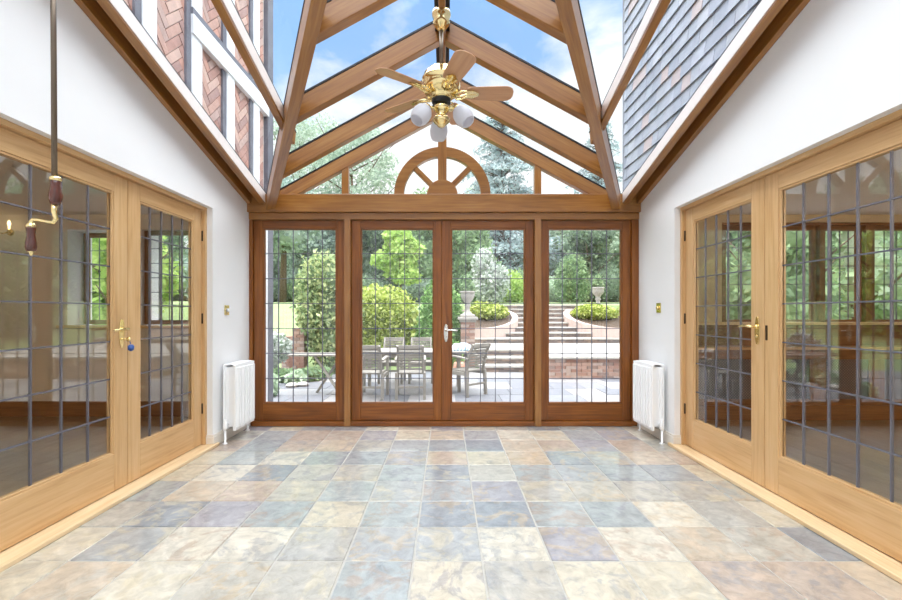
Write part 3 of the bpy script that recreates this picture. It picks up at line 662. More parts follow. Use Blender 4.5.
# ------------------------------------------------------------------ house wings above the glass roof
def clip_poly(poly, x0, x1, y0, y1):
    def cut(p, f, it):
        o = []
        for i in range(len(p)):
            a, c = p[i], p[(i+1) % len(p)]; ia, ic = f(a), f(c)
            if ia: o.append(a)
            if ia != ic: o.append(it(a, c))
        return o
    def ix(X): return lambda a, c: (X, a[1]+(c[1]-a[1])*(X-a[0])/(c[0]-a[0]))
    def iy(Y): return lambda a, c: (a[0]+(c[0]-a[0])*(Y-a[1])/(c[1]-a[1]), Y)
    for f, it in ((lambda q: q[0] >= x0, ix(x0)), (lambda q: q[0] <= x1, ix(x1)), (lambda q: q[1] >= y0, iy(y0)), (lambda q: q[1] <= y1, iy(y1))):
        if len(poly) < 3: return []
        poly = cut(poly, f, it)
    return poly
def herringbone(b, x0, x1, y0, y1, face, ang=45.0):
    L, W, g = .225, .068, .008; ca, sa = math.cos(math.radians(ang)), math.sin(math.radians(ang))
    cx, cy_ = (x0+x1)/2, (y0+y1)/2; R = int(max(x1-x0, y1-y0)/W)+6
    n = L/W
    for i in range(-R, R):
        for k in range(-R//3-2, R//3+3):
            for o in (0, 1):
                # stepped pairs
                u = i*W+k*2*L*0.5; v = i*W-k*2*L*0.5
                if o == 0: q = [(u, v), (u+L, v), (u+L, v+W), (u, v+W)]
                else: q = [(u-W, v), (u, v), (u, v+L), (u-W, v+L)]
                q = [(max(min(p[0], max(a[0] for a in q)-g/2), min(a[0] for a in q)+g/2), max(min(p[1], max(a[1] for a in q)-g/2), min(a[1] for a in q)+g/2)) for p in q]
                q = [(cx+p[0]*ca-p[1]*sa, cy_+p[0]*sa+p[1]*ca) for p in q]
                c = clip_poly(q, x0, x1, y0, y1)
                if len(c) >= 3: b.prism(c, (face, 0, 0), (0, 1, 0), (0, 0, 1), (1, 0, 0), .012+random.random()*.004)
XW = -2.0
WT = 5.25
wl = struct('wall_left_upper', (XW-.1, 2, 2.2))
b = MB(); b.box(XW-.25, XW-.045, YB, 5.02, 2.24, WT); b.box(-6.2, XW-.04, 4.94, 5.02, 2.1, WT); b.build('mortar_backing', M['mortar'], wl)
posts = [-.42, .14, .70, 1.26, 1.82, 2.38, 2.94, 3.5, 4.05, 4.60]
RZ = (3.30, 3.46)
for p in posts:
    b = MB(); b.box(XW-.06, XW, p-.065, p+.075, 2.24, WT); b.build('timber_post', M['whitewood'], wl, .006)
    b = MB(); b.box(XW-.06, XW-.012, p-.125, p-.065, 2.24, WT); b.build('edge_shade_strip', M['darkwood_shade'], wl)  # grey strip painted as the shaded side of the post
b = MB(); b.box(XW-.06, XW+.005, 4.88, 5.03, -.3, WT); b.build('corner_post', M['darkwood_shade'], wl, .006)
b = MB(); b.box(XW-.06, XW+.012, 3.43, 4.9, RZ[0], RZ[1]); b.build('timber_rail', M['whitewood'], wl, .006)
b = MB(); b.box(XW-.06, XW+.006, 3.43, 4.9, RZ[1], RZ[1]+.05); b.build('edge_shade_strip', M['darkwood_shade'], wl)  # same painted shade along the rail's upper edge
pe = posts+[4.96]
for p, q in zip(pe[:-1], pe[1:]):
    if q < 1.5: continue
    for za, zb_ in (((2.3, RZ[0]), (RZ[1]+.05, WT)) if q > 3.6 else ((2.3, WT),)):
        b = MB(); herringbone(b, p+.075, q-.125, za, zb_, XW-.045); b.build('brick_infill', M['brick'], wl)
XS = 1.975
wr = struct('wall_right_upper', (XS+.1, 2, 2.2))
b = MB(); b.box(XS+.03, XS+.25, YB, 4.80, 2.24, WT); b.box(XS+.03, 6.2, 4.86, 4.94, 2.1, WT); b.build('cladding_backing', M['slateback'], wr)
b = MB(); gz = .125; row = 0; z = 2.2
while z < WT:
    y = YB+random.random()*.1
    while y < 4.84:
        w = random.uniform(.12, .19); yb = min(y+w-.004, 4.84); h = gz+.03; t0 = .008+random.random()*.004
        b.add([(XS+.012, y, z), (XS+.012, yb, z), (XS+.026, yb, z+h), (XS+.026, y, z+h), (XS+.012-t0, y, z-random.random()*.003), (XS+.012-t0, yb, z), (XS+.02, yb, z+h), (XS+.02, y, z+h)],
              [(0, 1, 2, 3), (4, 7, 6, 5), (0, 4, 5, 1), (2, 6, 7, 3), (0, 3, 7, 4), (1, 5, 6, 2)])
        y += w
    z += gz; row += 1
b.build('slate_cladding', M['slate'], wr)
# outer end walls of the wings below the upper floors
for s, side in ((-1, 'left'), (1, 'right')):
    b = MB(); x0 = XW if s < 0 else XS; lo, hi = sorted((x0, x0+s*.1)); b.box(lo, hi, YE+.12, 4.94, -.4, 2.24); smesh(b, 'wall_'+side+'_wing', M['whitewood'] if s < 0 else M['mortar'])

# ------------------------------------------------------------------ garden ground
PZ0 = -.3
def hgt(x, y):
    p = [(9.0, -.42), (10.5, -.34), (11.2, .05), (13.5, .45), (15, .95), (17, 1.40), (30, 1.9), (60, 2.6)]
    if y <= p[0][0]: h = p[0][1]
    elif y >= p[-1][0]: h = p[-1][1]
    else:
        for (a, ha), (c, hc) in zip(p[:-1], p[1:]):
            if a <= y <= c: h = ha+(hc-ha)*(y-a)/(c-a); break
    if .4 < x < 7.0 and y < 16.9: h = min(h, -.45)
    return h
b = MB(); xs = list(np.arange(-40, 40.1, 2)); xs += [.3, .5, 6.9, 7.1]; xs = sorted(xs); ys = [4.9, 7, 9, 10.5, 11.2, 12.3, 13.5, 14.3, 15, 16, 16.89, 16.91, 19, 22, 26, 30, 36, 44, 55, 70]
vsx = [(x, y, hgt(x, y)) for y in ys for x in xs]; nx = len(xs)
b.add(vsx, [(j*nx+i, j*nx+i+1, (j+1)*nx+i+1, (j+1)*nx+i) for j in range(len(ys)-1) for i in range(nx-1)], None, True)
lw = b.build('lawn', M['grass']); lw['kind'] = 'stuff'; lw['label'] = 'mown green lawn rising behind the garden steps'; lw['category'] = 'lawn'
pv = struct('floor_patio', (0, 7, PZ0))
b = MB(); b.box(-7, 9, 4.4, 10.6, -.5, PZ0-.012); b.build('patio_bed', M['grout'], pv)
b = MB(); y = 4.42
while y < 10.6:
    h = random.choice((.45, .6, .6, .75)); x = -7+random.random()*.4
    while x < 9:
        w = random.choice((.45, .6, .75, .9)); b.box(x+.004, x+w-.004, y+.004, min(y+h, 10.6)-.004, PZ0-.03, PZ0+random.uniform(-.002, .002)); x += w
    y += h
b.build('paving_slabs', M['paving'], pv)

# steps
st = thing('garden_steps', 'broad brick and stone steps climbing from the patio to the lawn', 'steps', (3, 13, PZ0))
def step(x0, x1, y0, y1, z0, z1):
    b = MB(); x = x0; n = max(1, int((x1-x0)/.225)); w = (x1-x0)/n
    for r_ in range(2):
        hh = (z1-.05-z0)/2
        for k in range(n+(r_ % 2)):
            xa = x0+(k-(.5 if r_ % 2 else 0))*w; xb = xa+w-.01; xa = max(xa, x0); xb = min(xb, x1)
            if xb-xa > .02: b.box(xa, xb, y0, y0+.1, z0+r_*hh+.003, z0+(r_+1)*hh-.003)
    b.build('riser', M['riser'], st)
    b = MB(); n = max(1, int((x1-x0)/.8)); w = (x1-x0)/n
    for k in range(n): b.box(x0+k*w, x0+(k+1)*w-.006, y0-.035, y1, z1-.05, z1+random.uniform(-.003, .003))
    b.build('tread', M['stone'], st, .008)
step(.78, 2.9, 10.25, 10.75, PZ0, -.145); step(.78, 2.9, 10.68, 11.2, -.145, .01); step(.78, 2.9, 11.1, 11.6, .01, .165)
b = MB(); b.box(.78, 2.18, 11.55, 13.6, -.2, .16); b.box(2.18, 7, 9.5, 13.6, -.2, .16); b.build('landing', M['stone'], st, .01)
z = .165; y = 13.45
for k in range(8):
    x0_, x1_ = (.7, 6.9) if k < 3 else (1.4, 5.4)
    step(x0_, x1_, y, y+.55 if k < 7 else y+.8, z, z+.155); z += .155; y += .42
# retaining wall
rw = thing('retaining_wall', 'low red brick retaining wall with stone coping beside the patio', 'wall', (4.5, 9.4, PZ0))
b = MB()
for r_ in range(6):
    zz = PZ0+r_*.07; x = 2.2-(.11 if r_ % 2 else 0)
    while x < 7:
        xa, xb = max(x, 2.2), min(x+.215, 7)
        if xb-xa > .02: b.box(xa, xb, 9.2, 9.42, zz+.002, zz+.062)
        x += .225
    b.box(2.2, 7, 9.206, 9.41, zz+.06, zz+.073)
b.build('brickwork', M['gbrick'], rw)
b = MB()
for k in range(6): b.box(2.16+k*.8, 2.16+(k+1)*.8-.006, 9.15, 9.5, PZ0+.42, PZ0+.47)
b.build('coping', M['stone'], rw, .01)

# ------------------------------------------------------------------ foliage
def quads(name, pts, size, mat, parent=None, up=.0, elong=1.5, core=None, extra=None):
    """a mass of small leaf blades at pts; optional solid core faces"""
    n = len(pts); pts = np.asarray(pts, float)
    nrm = RNG.normal(size=(n, 3)); nrm[:, 2] += up; nrm /= np.linalg.norm(nrm, axis=1)[:, None]
    a = np.cross(nrm, RNG.normal(size=(n, 3))); a /= np.linalg.norm(a, axis=1)[:, None]; bb = np.cross(nrm, a)
    s = size*RNG.uniform(.6, 1.3, n)[:, None]
    A = a*s*elong*.5; B = bb*s*.5
    v = np.stack([pts-A, pts+B*.9-A*.1, pts+A, pts-B*.9-A*.1], 1).reshape(-1, 3)
    nv = len(v); f = np.arange(nv).reshape(-1, 4)
    cv = np.zeros((0, 3)); cf = np.zeros((0, 4), int)
    if core is not None:
        cv, cf = core; cf = cf+nv
    V = np.concatenate([v, cv]); FQ = np.concatenate([f, cf])
    og = ORG[parent.name] if parent is not None else Vector((0, 0, 0))
    V = V-np.array(og)
    me = bpy.data.meshes.new(name); me.vertices.add(len(V)); me.vertices.foreach_set('co', V.astype('f').ravel())
    me.loops.add(FQ.size); me.loops.foreach_set('vertex_index', FQ.astype('i').ravel())
    me.polygons.add(len(FQ)); me.polygons.foreach_set('loop_start', np.arange(0, FQ.size, 4, dtype='i')); me.polygons.foreach_set('loop_total', np.full(len(FQ), 4, 'i'))
    me.materials.append(mat); me.update(calc_edges=True); me.validate()
    o = bpy.data.objects.new(name, me); COL.objects.link(o)
    if parent is not None: o.parent = parent
    return o
def ell_core(cs, k=.72):
    """uv-sphere style quads filling the ellipsoids"""
    V = []; Fq = []; o = 0
    for c, r in cs:
        nu, nv = 10, 7
        for j in range(nv):
            th = PI*(.02+.96*j/(nv-1))
            for i in range(nu):
                ph = 2*PI*i/nu; q = k*(1+.12*math.sin(3*ph+j*1.7))
                V.append((c[0]+r[0]*q*math.sin(th)*math.cos(ph), c[1]+r[1]*q*math.sin(th)*math.sin(ph), c[2]+r[2]*q*math.cos(th)))
        for j in range(nv-1):
            for i in range(nu): Fq.append((o+j*nu+i, o+(j+1)*nu+i, o+(j+1)*nu+(i+1) % nu, o+j*nu+(i+1) % nu))
        o += nu*nv
    return np.array(V), np.array(Fq)
def ell_pts(cs, n, inner=.6, rough=.08):
    w = np.array([r[0]*r[1]+r[1]*r[2]+r[0]*r[2] for c, r in cs]); w = w/w.sum(); out = []
    for (c, r), q in zip(cs, w):
        m = max(8, int(n*q)); d = RNG.normal(size=(m, 3)); d /= np.linalg.norm(d, axis=1)[:, None]
        rad = RNG.uniform(inner**3, 1, m)**(1/3)+RNG.normal(0, rough, m)
        out.append(np.array(c)+d*rad[:, None]*np.array(r))
    return np.concatenate(out)
def lumps(c, R, H, n, sz):
    """clumps spread over a rounded crown"""
    out = []
    for i in range(n):
        a = random.random()*2*PI; h = random.random()**.8; rr = math.sqrt(max(0, 1-(h*1.0-.35)**2/.6))*random.uniform(.35, 1)
        q = sz*random.uniform(.7, 1.25); out.append(((c[0]+R*rr*math.cos(a)*.8, c[1]+R*rr*math.sin(a)*.8, c[2]+H*h), (q, q, q*.8)))
    return out
def shrub(name, label, cat, c, cs, n, size, mat, core=True, group=None, stem=None, inner=.62):
    r = thing(name, label, cat, c, group)
    pts = ell_pts(cs, n, inner); quads('foliage', pts, size, mat, r, core=ell_core(cs) if core else None)
    if stem:
        b = MB(); b.tube([c, (c[0], c[1], c[2]+stem[1])], [stem[0], stem[0]*.7], 8); b.build('stem', M['bark'], r)
    return r
def tree(name, label, x, y, H, R, n, size, mat, trunk=.18, bare=.25, nl=14, ls=None, core=True, group=None, inner=.5):
    z = hgt(x, y)-.05; r = thing(name, label, 'tree', (x, y, z), group)
    ls = ls or R*.45
    cs = lumps((x, y, z+H*bare), R-ls*.5, H*(1-bare)-ls*.5, nl, ls)
    cs.append(((x, y, z+H*(bare+.45*(1-bare))), (R*.55, R*.55, H*(1-bare)*.42)))
    quads('foliage', ell_pts(cs, n, inner), size, mat, r, core=ell_core(cs, .6) if core else None)
    b = MB(); b.tube([(x, y, z), (x+.05, y, z+H*bare), (x-.05, y, z+H*.85)], [trunk, trunk*.75, trunk*.2], 10); b.build('trunk', M['bark'], r)
    b = MB()
    for k in range(9):
        a = k*2.4; h = z+H*(bare+.06*k*(1-bare)); b.tube([(x, y, h), (x+R*.4*math.cos(a), y+R*.4*math.sin(a), h+R*.25), (x+R*.75*math.cos(a), y+R*.75*math.sin(a), h+R*.6)], [trunk*.4, trunk*.25, trunk*.08], 6)
    b.build('branches', M['bark'], r)
    return r
def conifer(label, x, y, H, R, n, mat, group=None):
    z = hgt(x, y)-.05; r = thing('cedar', label, 'tree', (x, y, z), group); pts = []; b = MB(); b.tube([(x, y, z), (x, y, z+H*.6), (x, y, z+H)], [.3, .16, .02], 10); b.build('trunk', M['bark'], r); b = MB()
    lv = 34
    for i in range(lv):
        h = .12+.86*i/lv; rr = R*(1-h)**.75*random.uniform(.75, 1.1)+.15
        for k in range(7):
            a = random.random()*2*PI; L = rr*random.uniform(.7, 1.1); e = Vector((math.cos(a), math.sin(a), 0)); p0 = Vector((x, y, z+H*h)); p1 = p0+e*L*.6+Vector((0, 0, L*.08)); p2 = p0+e*L-Vector((0, 0, L*.12))
            b.tube([p0, p1, p2], [.05, .03, .01], 5)
            m = int(n/(lv*7)*L/(R*.5))+3
            for q in range(m):
                t = random.random()**.7; p = p0.lerp(p1, t*2) if t < .5 else p1.lerp(p2, t*2-1); wd = .28*L*(1-abs(t-.6))
                pts.append((p.x-e.y*random.gauss(0, wd*.5), p.y+e.x*random.gauss(0, wd*.5), p.z+random.gauss(-.06, .09)))
    b.build('branches', M['bark'], r); quads('foliage', pts, .13, mat, r, up=1.0, elong=3.0)
# clipped and flowering shrubs near the house
x, d = PX(318, 10.2), 10.2
shrub('clipped_ivy', 'tall round-topped column of variegated ivy behind the left fixed window', 'shrub', (x, d, PZ0), [((x+.25, d, 1.75), (.72, .65, .78)), ((x+.25, d, 1.15), (.76, .65, .9)), ((x+.3, d, .5), (.55, .5, .7)), ((x+.3, d, .1), (.42, .42, .45))], 9000, .075, M['lf_ivy'])
x, d = PX(378, 11.6), 11.6
shrub('golden_bush', 'large yellow-green domed bush behind the patio table', 'shrub', (x, d, .05), [((x, d, .85), (1.14, 1.0, .95)), ((x, d, .35), (1.15, 1.0, .6))], 13000, .08, M['lf_yellow'])
x, d = PX(441, 11.2), 11.2
shrub('conical_bush', 'fresh green conical bush behind the middle garden doors', 'shrub', (x, d, .0), [((x, d, .55), (.66, .6, .85)), ((x, d, 1.15), (.52, .5, .75)), ((x, d, 1.65), (.3, .3, .5))], 9500, .065, M['lf_cone'])
x, d = PX(458, 9.9), 10.15
shrub('low_shrub', 'small green shrub in front of the brick urn pier', 'shrub', (x-.12, d, PZ0), [((x-.12, d, .05), (.26, .2, .4))], 1500, .06, M['lf_cone'], False)
x, d = PX(276, 9.2), 9.2
shrub('flowering_shrub', 'small pale-flowered shrub at the left edge of the left fixed window', 'shrub', (x, d, PZ0), [((x, d, .35), (.32, .3, .32)), ((x-.25, d, .1), (.3, .3, .4))], 1800, .07, M['fl_white'], False)
x, d = PX(490, 19.0), 19.0
shrub('white_blossom_shrub', 'tall white-blossomed shrub beyond the stone urn by the steps', 'shrub', (x, d, hgt(x, d)), [((x, d, 2.35), (.75, .7, .95)), ((x-.3, d, 3.1), (.5, .5, .8)), ((x+.35, d, 2.5), (.5, .5, .7))], 4200, .12, M['fl_white'])
x, d = PX(400, 21), 21.0
r = tree('golden_maple', 'bright yellow-green maple standing above the domed bush', x, d, 3.6, 1.5, 5200, .17, M['lf_lime'], .08, .25, 16, .5, False)
# crescent beds by the steps
def bed(name, label, cx, cy, R, flip, z_far, z_near):
    r = thing(name, label, 'flower bed', (cx, cy, .15))
    b = MB(); n = 40; zt = lambda y: z_near+(z_far-z_near)*max(0, min(1, (y-(cy-R))/(1.6*R)))
    for k in range(n):
        a0, a1 = 2*PI*k/n, 2*PI*(k+1)/n; vs_ = []
        for a in (a0, a1):
            for rr in (R-.2, R):
                xx, yy = cx+rr*math.cos(a), cy+rr*math.sin(a); vs_ += [(xx, yy, .1), (xx, yy, zt(cy+R*math.sin(a)))]
        b.add(vs_, [(2, 6, 7, 3), (0, 1, 5, 4), (1, 3, 7, 5)])
    b.build('curved_kerb', M['pinkstone'], r)
    b = MB(); vs_ = [(cx, cy, zt(cy)-.02)]+[(cx+(R-.18)*math.cos(2*PI*k/n), cy+(R-.18)*math.sin(2*PI*k/n), zt(cy+R*math.sin(2*PI*k/n))-.04) for k in range(n)]
    b.add(vs_, [(0, k+1, (k+1) % n+1) for k in range(n)]); b.build('soil', M['soil'], r)
    return r
bed('crescent_bed', 'curved pink stone bed on the left of the upper steps', 1.05, 15.0, 1.42, 1, 1.22, .62)
bed('crescent_bed', 'curved pink stone bed on the right of the upper steps', 5.6, 15.0, 1.5, -1, 1.22, .62)
x, d = PX(489, 15), 15.0
shrub('lime_mound', 'low lime-green mound of foliage left of the upper steps', 'shrub', (x, d, .9), [((x, d, 1.12), (.66, .6, .3)), ((x-.3, d, 1.2), (.4, .4, .28))], 3600, .075, M['lf_yellow'], group='low mounds beside the steps')
x = PX(595, d)
shrub('lime_mound', 'low lime-green mound of foliage right of the upper steps, below the far urn', 'shrub', (x, d, .9), [((x, d, 1.1), (.78, .6, .26)), ((x-.1, d, 1.2), (.5, .4, .22))], 3600, .075, M['lf_yellow'], group='low mounds beside the steps')
# urns
def urn(label, x, y, zb, s, pier=None):
    r = thing('stone_urn', label, 'urn', (x, y, zb if not pier else pier), 'stone urns')
    b = MB(); pr = [(.16, 0), (.16, .05), (.1, .07), (.055, .12), (.05, .2), (.075, .24), (.05, .28), (.08, .33), (.13, .39), (.152, .46), (.145, .5), (.168, .52), (.168, .545), (.14, .55), (.12, .5)]
    b.lathe([(a*s, zb+h*s) for a, h in pr], (x, y, 0), 24); b.build('urn_body', M['stone'], r)
    quads('planting', ell_pts([((x, y, zb+.62*s), (.15*s, .15*s, .12*s)), ((x, y, zb+.76*s), (.09*s, .09*s, .14*s))], 420), .06*s, M['lf_mid'], r)
    if pier is not None:
        b = MB(); b.box(x-.24, x+.24, y-.24, y+.24, zb-.07, zb); b.box(x-.2, x+.2, y-.2, y+.2, zb-.13, zb-.07); b.build('pier_cap', M['stone'], r, .012)
        b = MB()
        z = pier; k = 0
        while z < zb-.14:
            for xa, xb in (((x-.17, x+.03), (x+.04, x+.17)) if k % 2 else ((x-.17, x-.05), (x-.04, x+.17))): b.box(xa, xb, y-.17, y+.17, z, min(z+.062, zb-.13))
            b.box(x-.16, x+.16, y-.16, y+.16, z+.06, min(z+.072, zb-.13)); z += .07; k += 1
        b.build('brick_pier', M['gbrick'], r)
urn('stone urn on a brick pier just right of the middle door handle', PX(467.5, 10.7), 10.7, 1.0, 1.15, PZ0)
urn('stone urn beyond the right-hand lime-green mound', PX(598, 16.6), 16.6, 1.28, 1.45, None)
# left bed: brick piers, edging plants and stones
for k, (xp, dd, h, w) in enumerate(((290, 10.4, .5, .3), (300, 10.0, .75, .26))):
    x = PX(xp, dd); b = MB(); z = PZ0; q = 0
    while z < h:
        a = w/2; xs_ = ((x-a, x+.03), (x+.04, x+a)) if q % 2 else ((x-a, x-.04), (x-.03, x+a))
        for xa, xb in xs_: b.box(xa, xb, dd-a, dd+a, z, z+.062)
        b.box(x-a+.01, x+a-.01, dd-a+.01, dd+a-.01, z+.06, z+.072); z += .07; q += 1
    tag(b.build('brick_pier', M['gbrick']), ('shorter', 'taller')[k]+' red brick garden pier beside the ivy column', 'pier', 'brick garden piers')
for k, (xp, dd) in enumerate(((268, 8.3), (277, 8.9), (287, 8.8), (296, 8.6), (305, 8.9), (313, 9.0), (266, 7.3), (321, 9.4))):
    x = PX(xp, dd); wh = ('leftmost of the row', 'second from the left of the row', 'third from the left of the row', 'fourth from the left of the row', 'fifth from the left of the row', 'sixth from the left of the row', 'nearest the house, at the bottom left window corner', 'last at the right end of the row')[k]
    shrub('bedding_plant', 'low leafy bedding plant edging the patio, '+wh, 'plant', (x, dd, PZ0), [((x, dd, PZ0+.1), (.2, .18, .15))], 320, .085, M['lf_mid'] if k % 3 else M['lf_pale'], False, 'bedding plants along the patio edge')
for k, (xp, dd) in enumerate(((273, 8.0), (292, 8.2), (303, 8.3))):
    x = PX(xp, dd); b = MB(); b.lathe([(0, 0), (.1, .005), (.12, .04), (.08, .075), (0, .09)], (x, dd, PZ0), 9, smooth=False)
    tag(b.build('edging_stone', M['stone']), ('left', 'middle', 'right')[k]+' pale edging stone in front of the bedding plants', 'stone', 'edging stones')
b = MB(); b.lathe([(.0, 0), (.09, 0), (.13, .08), (.14, .16), (.12, .25), (.1, .28), (.085, .27), (.0, .24)], (PX(459, 9.9), 9.9, PZ0), 20)
tag(b.build('terracotta_pot', M['terra']), 'rounded terracotta pot seen beyond the patio table leg', 'pot')

# ------------------------------------------------------------------ patio furniture
def make_chair():
    r = thing('garden_chair', 'slatted chair', 'chair', (0, 0, 0))
    W, D, SH, BH = .5, .5, .43, .88          # faces +Y, back at -Y
    for sx in (-1, 1):
        b = MB(); x = sx*(W/2-.025); b.beam((x, D/2-.03, 0), (x, D/2-.03, .64), .045, .045, up=(0, 1, 0)); b.build('leg', M['teak'], r, .004)
        b = MB(); b.beam((x, -D/2+.02, 0), (x, -D/2+.05, SH), .045, .05, up=(0, 1, 0)); b.build('leg', M['teak'], r, .004)
        b = MB(); x2 = sx*(W/2-.05)
        pts = [(x2, -D/2+.06, SH-.02), (x2, -D/2+.03, .6), (x2, -D/2-.03, .76), (x2, -D/2-.1, BH)]
        for p, q in zip(pts[:-1], pts[1:]): b.beam(p, q, .035, .045, up=(0, 1, 0))
        b.build('back_post', M['teak'], r, .003)
        b = MB(); pts = [(x, -D/2+.0, .635), (x, -.02, .655), (x, D/2-.06, .66), (x, D/2+.02, .645), (x, D/2+.04, .61)]
        for p, q in zip(pts[:-1], pts[1:]): b.beam(p, q, .055, .028)
        b.build('armrest', M['teak'], r, .004)
        b = MB(); b.beam((x, -D/2+.04, SH-.05), (x, D/2-.03, SH-.05), .03, .06); b.build('side_rail', M['teak'], r, .003)
    b = MB()
    for k in range(8): b.box(-W/2+.05, W/2-.05, -D/2+.07+k*.055, -D/2+.112+k*.055, SH-.022, SH)
    b.box(-W/2+.03, W/2-.03, D/2-.05, D/2-.02, SH-.08, SH-.02); b.build('seat', M['teak'], r, .002)
    b = MB()
    pts = [(-D/2+.05, SH+.06), (-D/2+.03, .6), (-D/2-.03, .76), (-D/2-.1, BH)]
    def at(t):
        L = [math.dist(a, c) for a, c in zip(pts[:-1], pts[1:])]; s_ = t*sum(L)
        for (a, c), l in zip(zip(pts[:-1], pts[1:]), L):
            if s_ <= l+1e-9: return a[0]+(c[0]-a[0])*s_/l, a[1]+(c[1]-a[1])*s_/l
            s_ -= l
        return pts[-1]
    for k in range(9):
        y, z = at(k/8.6); y2, z2 = at(min(1, k/8.6+.05)); hh = .022 if k < 8 else .045
        b.beam((-W/2+.055, y, z), (W/2-.055, y, z), hh*.8 if k == 8 else .02, .03 if k < 8 else .06)
    b.build('backrest', M['teak'], r, .002)
    b = MB(); b.beam((-W/2+.03, -D/2+.03, .2), (W/2-.03, -D/2+.03, .2), .02, .035); b.build('stretcher', M['teak'], r, .002)
    return r
ch0 = make_chair()
CH = [((PX(410.5, 7.15), 7.22), 3, 'weathered slatted chair backing onto the house, just left of the middle door stile'),
      ((PX(371, 7.15), 7.2), -3, 'weathered slatted chair backing onto the house, at the left edge of the middle doors'),
      ((PX(467, 7.5), 7.5), 42, 'weathered slatted chair turned sideways at the right end of the patio table'),
      ((PX(392, 8.75), 8.75), 178, 'weathered slatted chair on the far side of the patio table, left one of two'),
      ((PX(421, 8.8), 8.8), 182, 'weathered slatted chair on the far side of the patio table, right one of two')]
for i, ((x, y), a, lab) in enumerate(CH):
    c = ch0 if i == 0 else copy_tree(ch0)
    c.location = (x, y, PZ0); c.rotation_euler = (0, 0, math.radians(a)); tag(c, lab, 'chair', 'slatted patio chairs')
r = thing('patio_table', 'weathered wooden patio table among the slatted chairs', 'table', (-.6, 7.95, PZ0)); zt = PZ0+.72
b = MB()
for k in range(9): b.box(-1.6, .36, 7.55+k*.092, 7.55+k*.092+.086, zt-.025, zt)
b.build('tabletop', M['teak'], r, .003)
b = MB(); b.box(-1.52, .28, 7.6, 7.625, zt-.1, zt-.026); b.box(-1.52, .28, 8.3, 8.325, zt-.1, zt-.026); b.box(-1.52, -1.495, 7.63, 8.3, zt-.1, zt-.026); b.box(.255, .28, 7.63, 8.3, zt-.1, zt-.026); b.build('apron', M['teak'], r)
for x in (-1.48, .2):
    for y in (7.65, 8.22): b = MB(); b.box(x, x+.06, y, y+.06, PZ0, zt-.026); b.build('leg', M['teak'], r, .003)
# folded cloth at the right end of the table
b = MB(); nx, ny = 14, 8; cx, cy_ = PX(462, 7.9), 7.92; vs_ = []
for lay in (0, 1):
    for j in range(ny+1):
        for i in range(nx+1):
            u, v = i/nx-.5, j/ny-.5; ed = (1-(2*abs(u))**4)*(1-(2*abs(v))**4)
            vs_.append((cx+u*.42, cy_+v*.4, zt+.001+(lay*(.02+.1*ed+.018*math.sin(u*14+v*6)*ed))))
n1 = (nx+1)*(ny+1); fs_ = []; mi_ = []
for j in range(ny):
    for i in range(nx):
        q = j*(nx+1)+i; fs_.append((n1+q, n1+q+1, n1+q+nx+2, n1+q+nx+1)); fs_.append((q, q+nx+1, q+nx+2, q+1))
for i in range(nx):
    fs_.append((i, i+1, n1+i+1, n1+i)); q = ny*(nx+1)+i; fs_.append((q+1, q, n1+q, n1+q+1))
for j in range(ny):
    q = j*(nx+1); fs_.append((q+nx+1, q, n1+q, n1+q+nx+1)); q = q+nx; fs_.append((q, q+nx+1, n1+q+nx+1, n1+q))
b.add(vs_, fs_, None, True)
m, nt, o = newmat('blue_white_stripes'); L_ = nt.links; tc = N(nt, 'ShaderNodeTexCoord'); wv = N(nt, 'ShaderNodeTexWave', Scale=7.0); wv.inputs['Distortion'].default_value = 1.5
mp = N(nt, 'ShaderNodeMapping'); mp.inputs['Rotation'].default_value = (0, 0, .7); L_.new(tc.outputs['Object'], mp.inputs[0]); L_.new(mp.outputs[0], wv.inputs['Vector'])
rp = ramp(nt, [(.4, lin(232, 238, 242)), (.6, lin(140, 182, 206))]); L_.new(wv.outputs['Fac'], rp.inputs[0]); bs = N(nt, 'ShaderNodeBsdfPrincipled', Roughness=.85); L_.new(rp.outputs[0], bs.inputs['Base Color']); L_.new(bs.outputs[0], o.inputs[0])
tag(b.build('folded_cloth', m), 'folded blue and white cloth at the right end of the patio table', 'cloth')
# trestle table on the left
r = thing('trestle_table', 'pale wooden trestle table with crossed legs behind the left fixed window', 'table', (PX(318, 7.6), 7.6, PZ0))
x0, x1 = PX(290, 7.5), PX(352, 7.5); zt = PZ0+.69
b = MB()
for k in range(4): b.box(x0, x1, 7.35+k*.11, 7.35+k*.11+.1, zt-.03, zt)
b.build('tabletop', M['teak'], r, .004)
for xx, nm in ((PX(330, 7.6), 0), ):
    for e in (-1, 1):
        b = MB(); b.beam((xx-e*.24, 7.4+.12*(e+1), PZ0), (xx+e*.2, 7.4+.12*(e+1), zt-.03), .035, .07, up=(0, 1, 0)); b.build('leg', M['teak'], r, .004)
for e in (-1, 1):
    b = MB(); xx = x1-.06; b.beam((xx-e*.24, 7.41+.12*(e+1), PZ0), (xx+e*.2, 7.41+.12*(e+1), zt-.03), .035, .07, up=(0, 1, 0)); b.build('leg', M['teak'], r, .004)

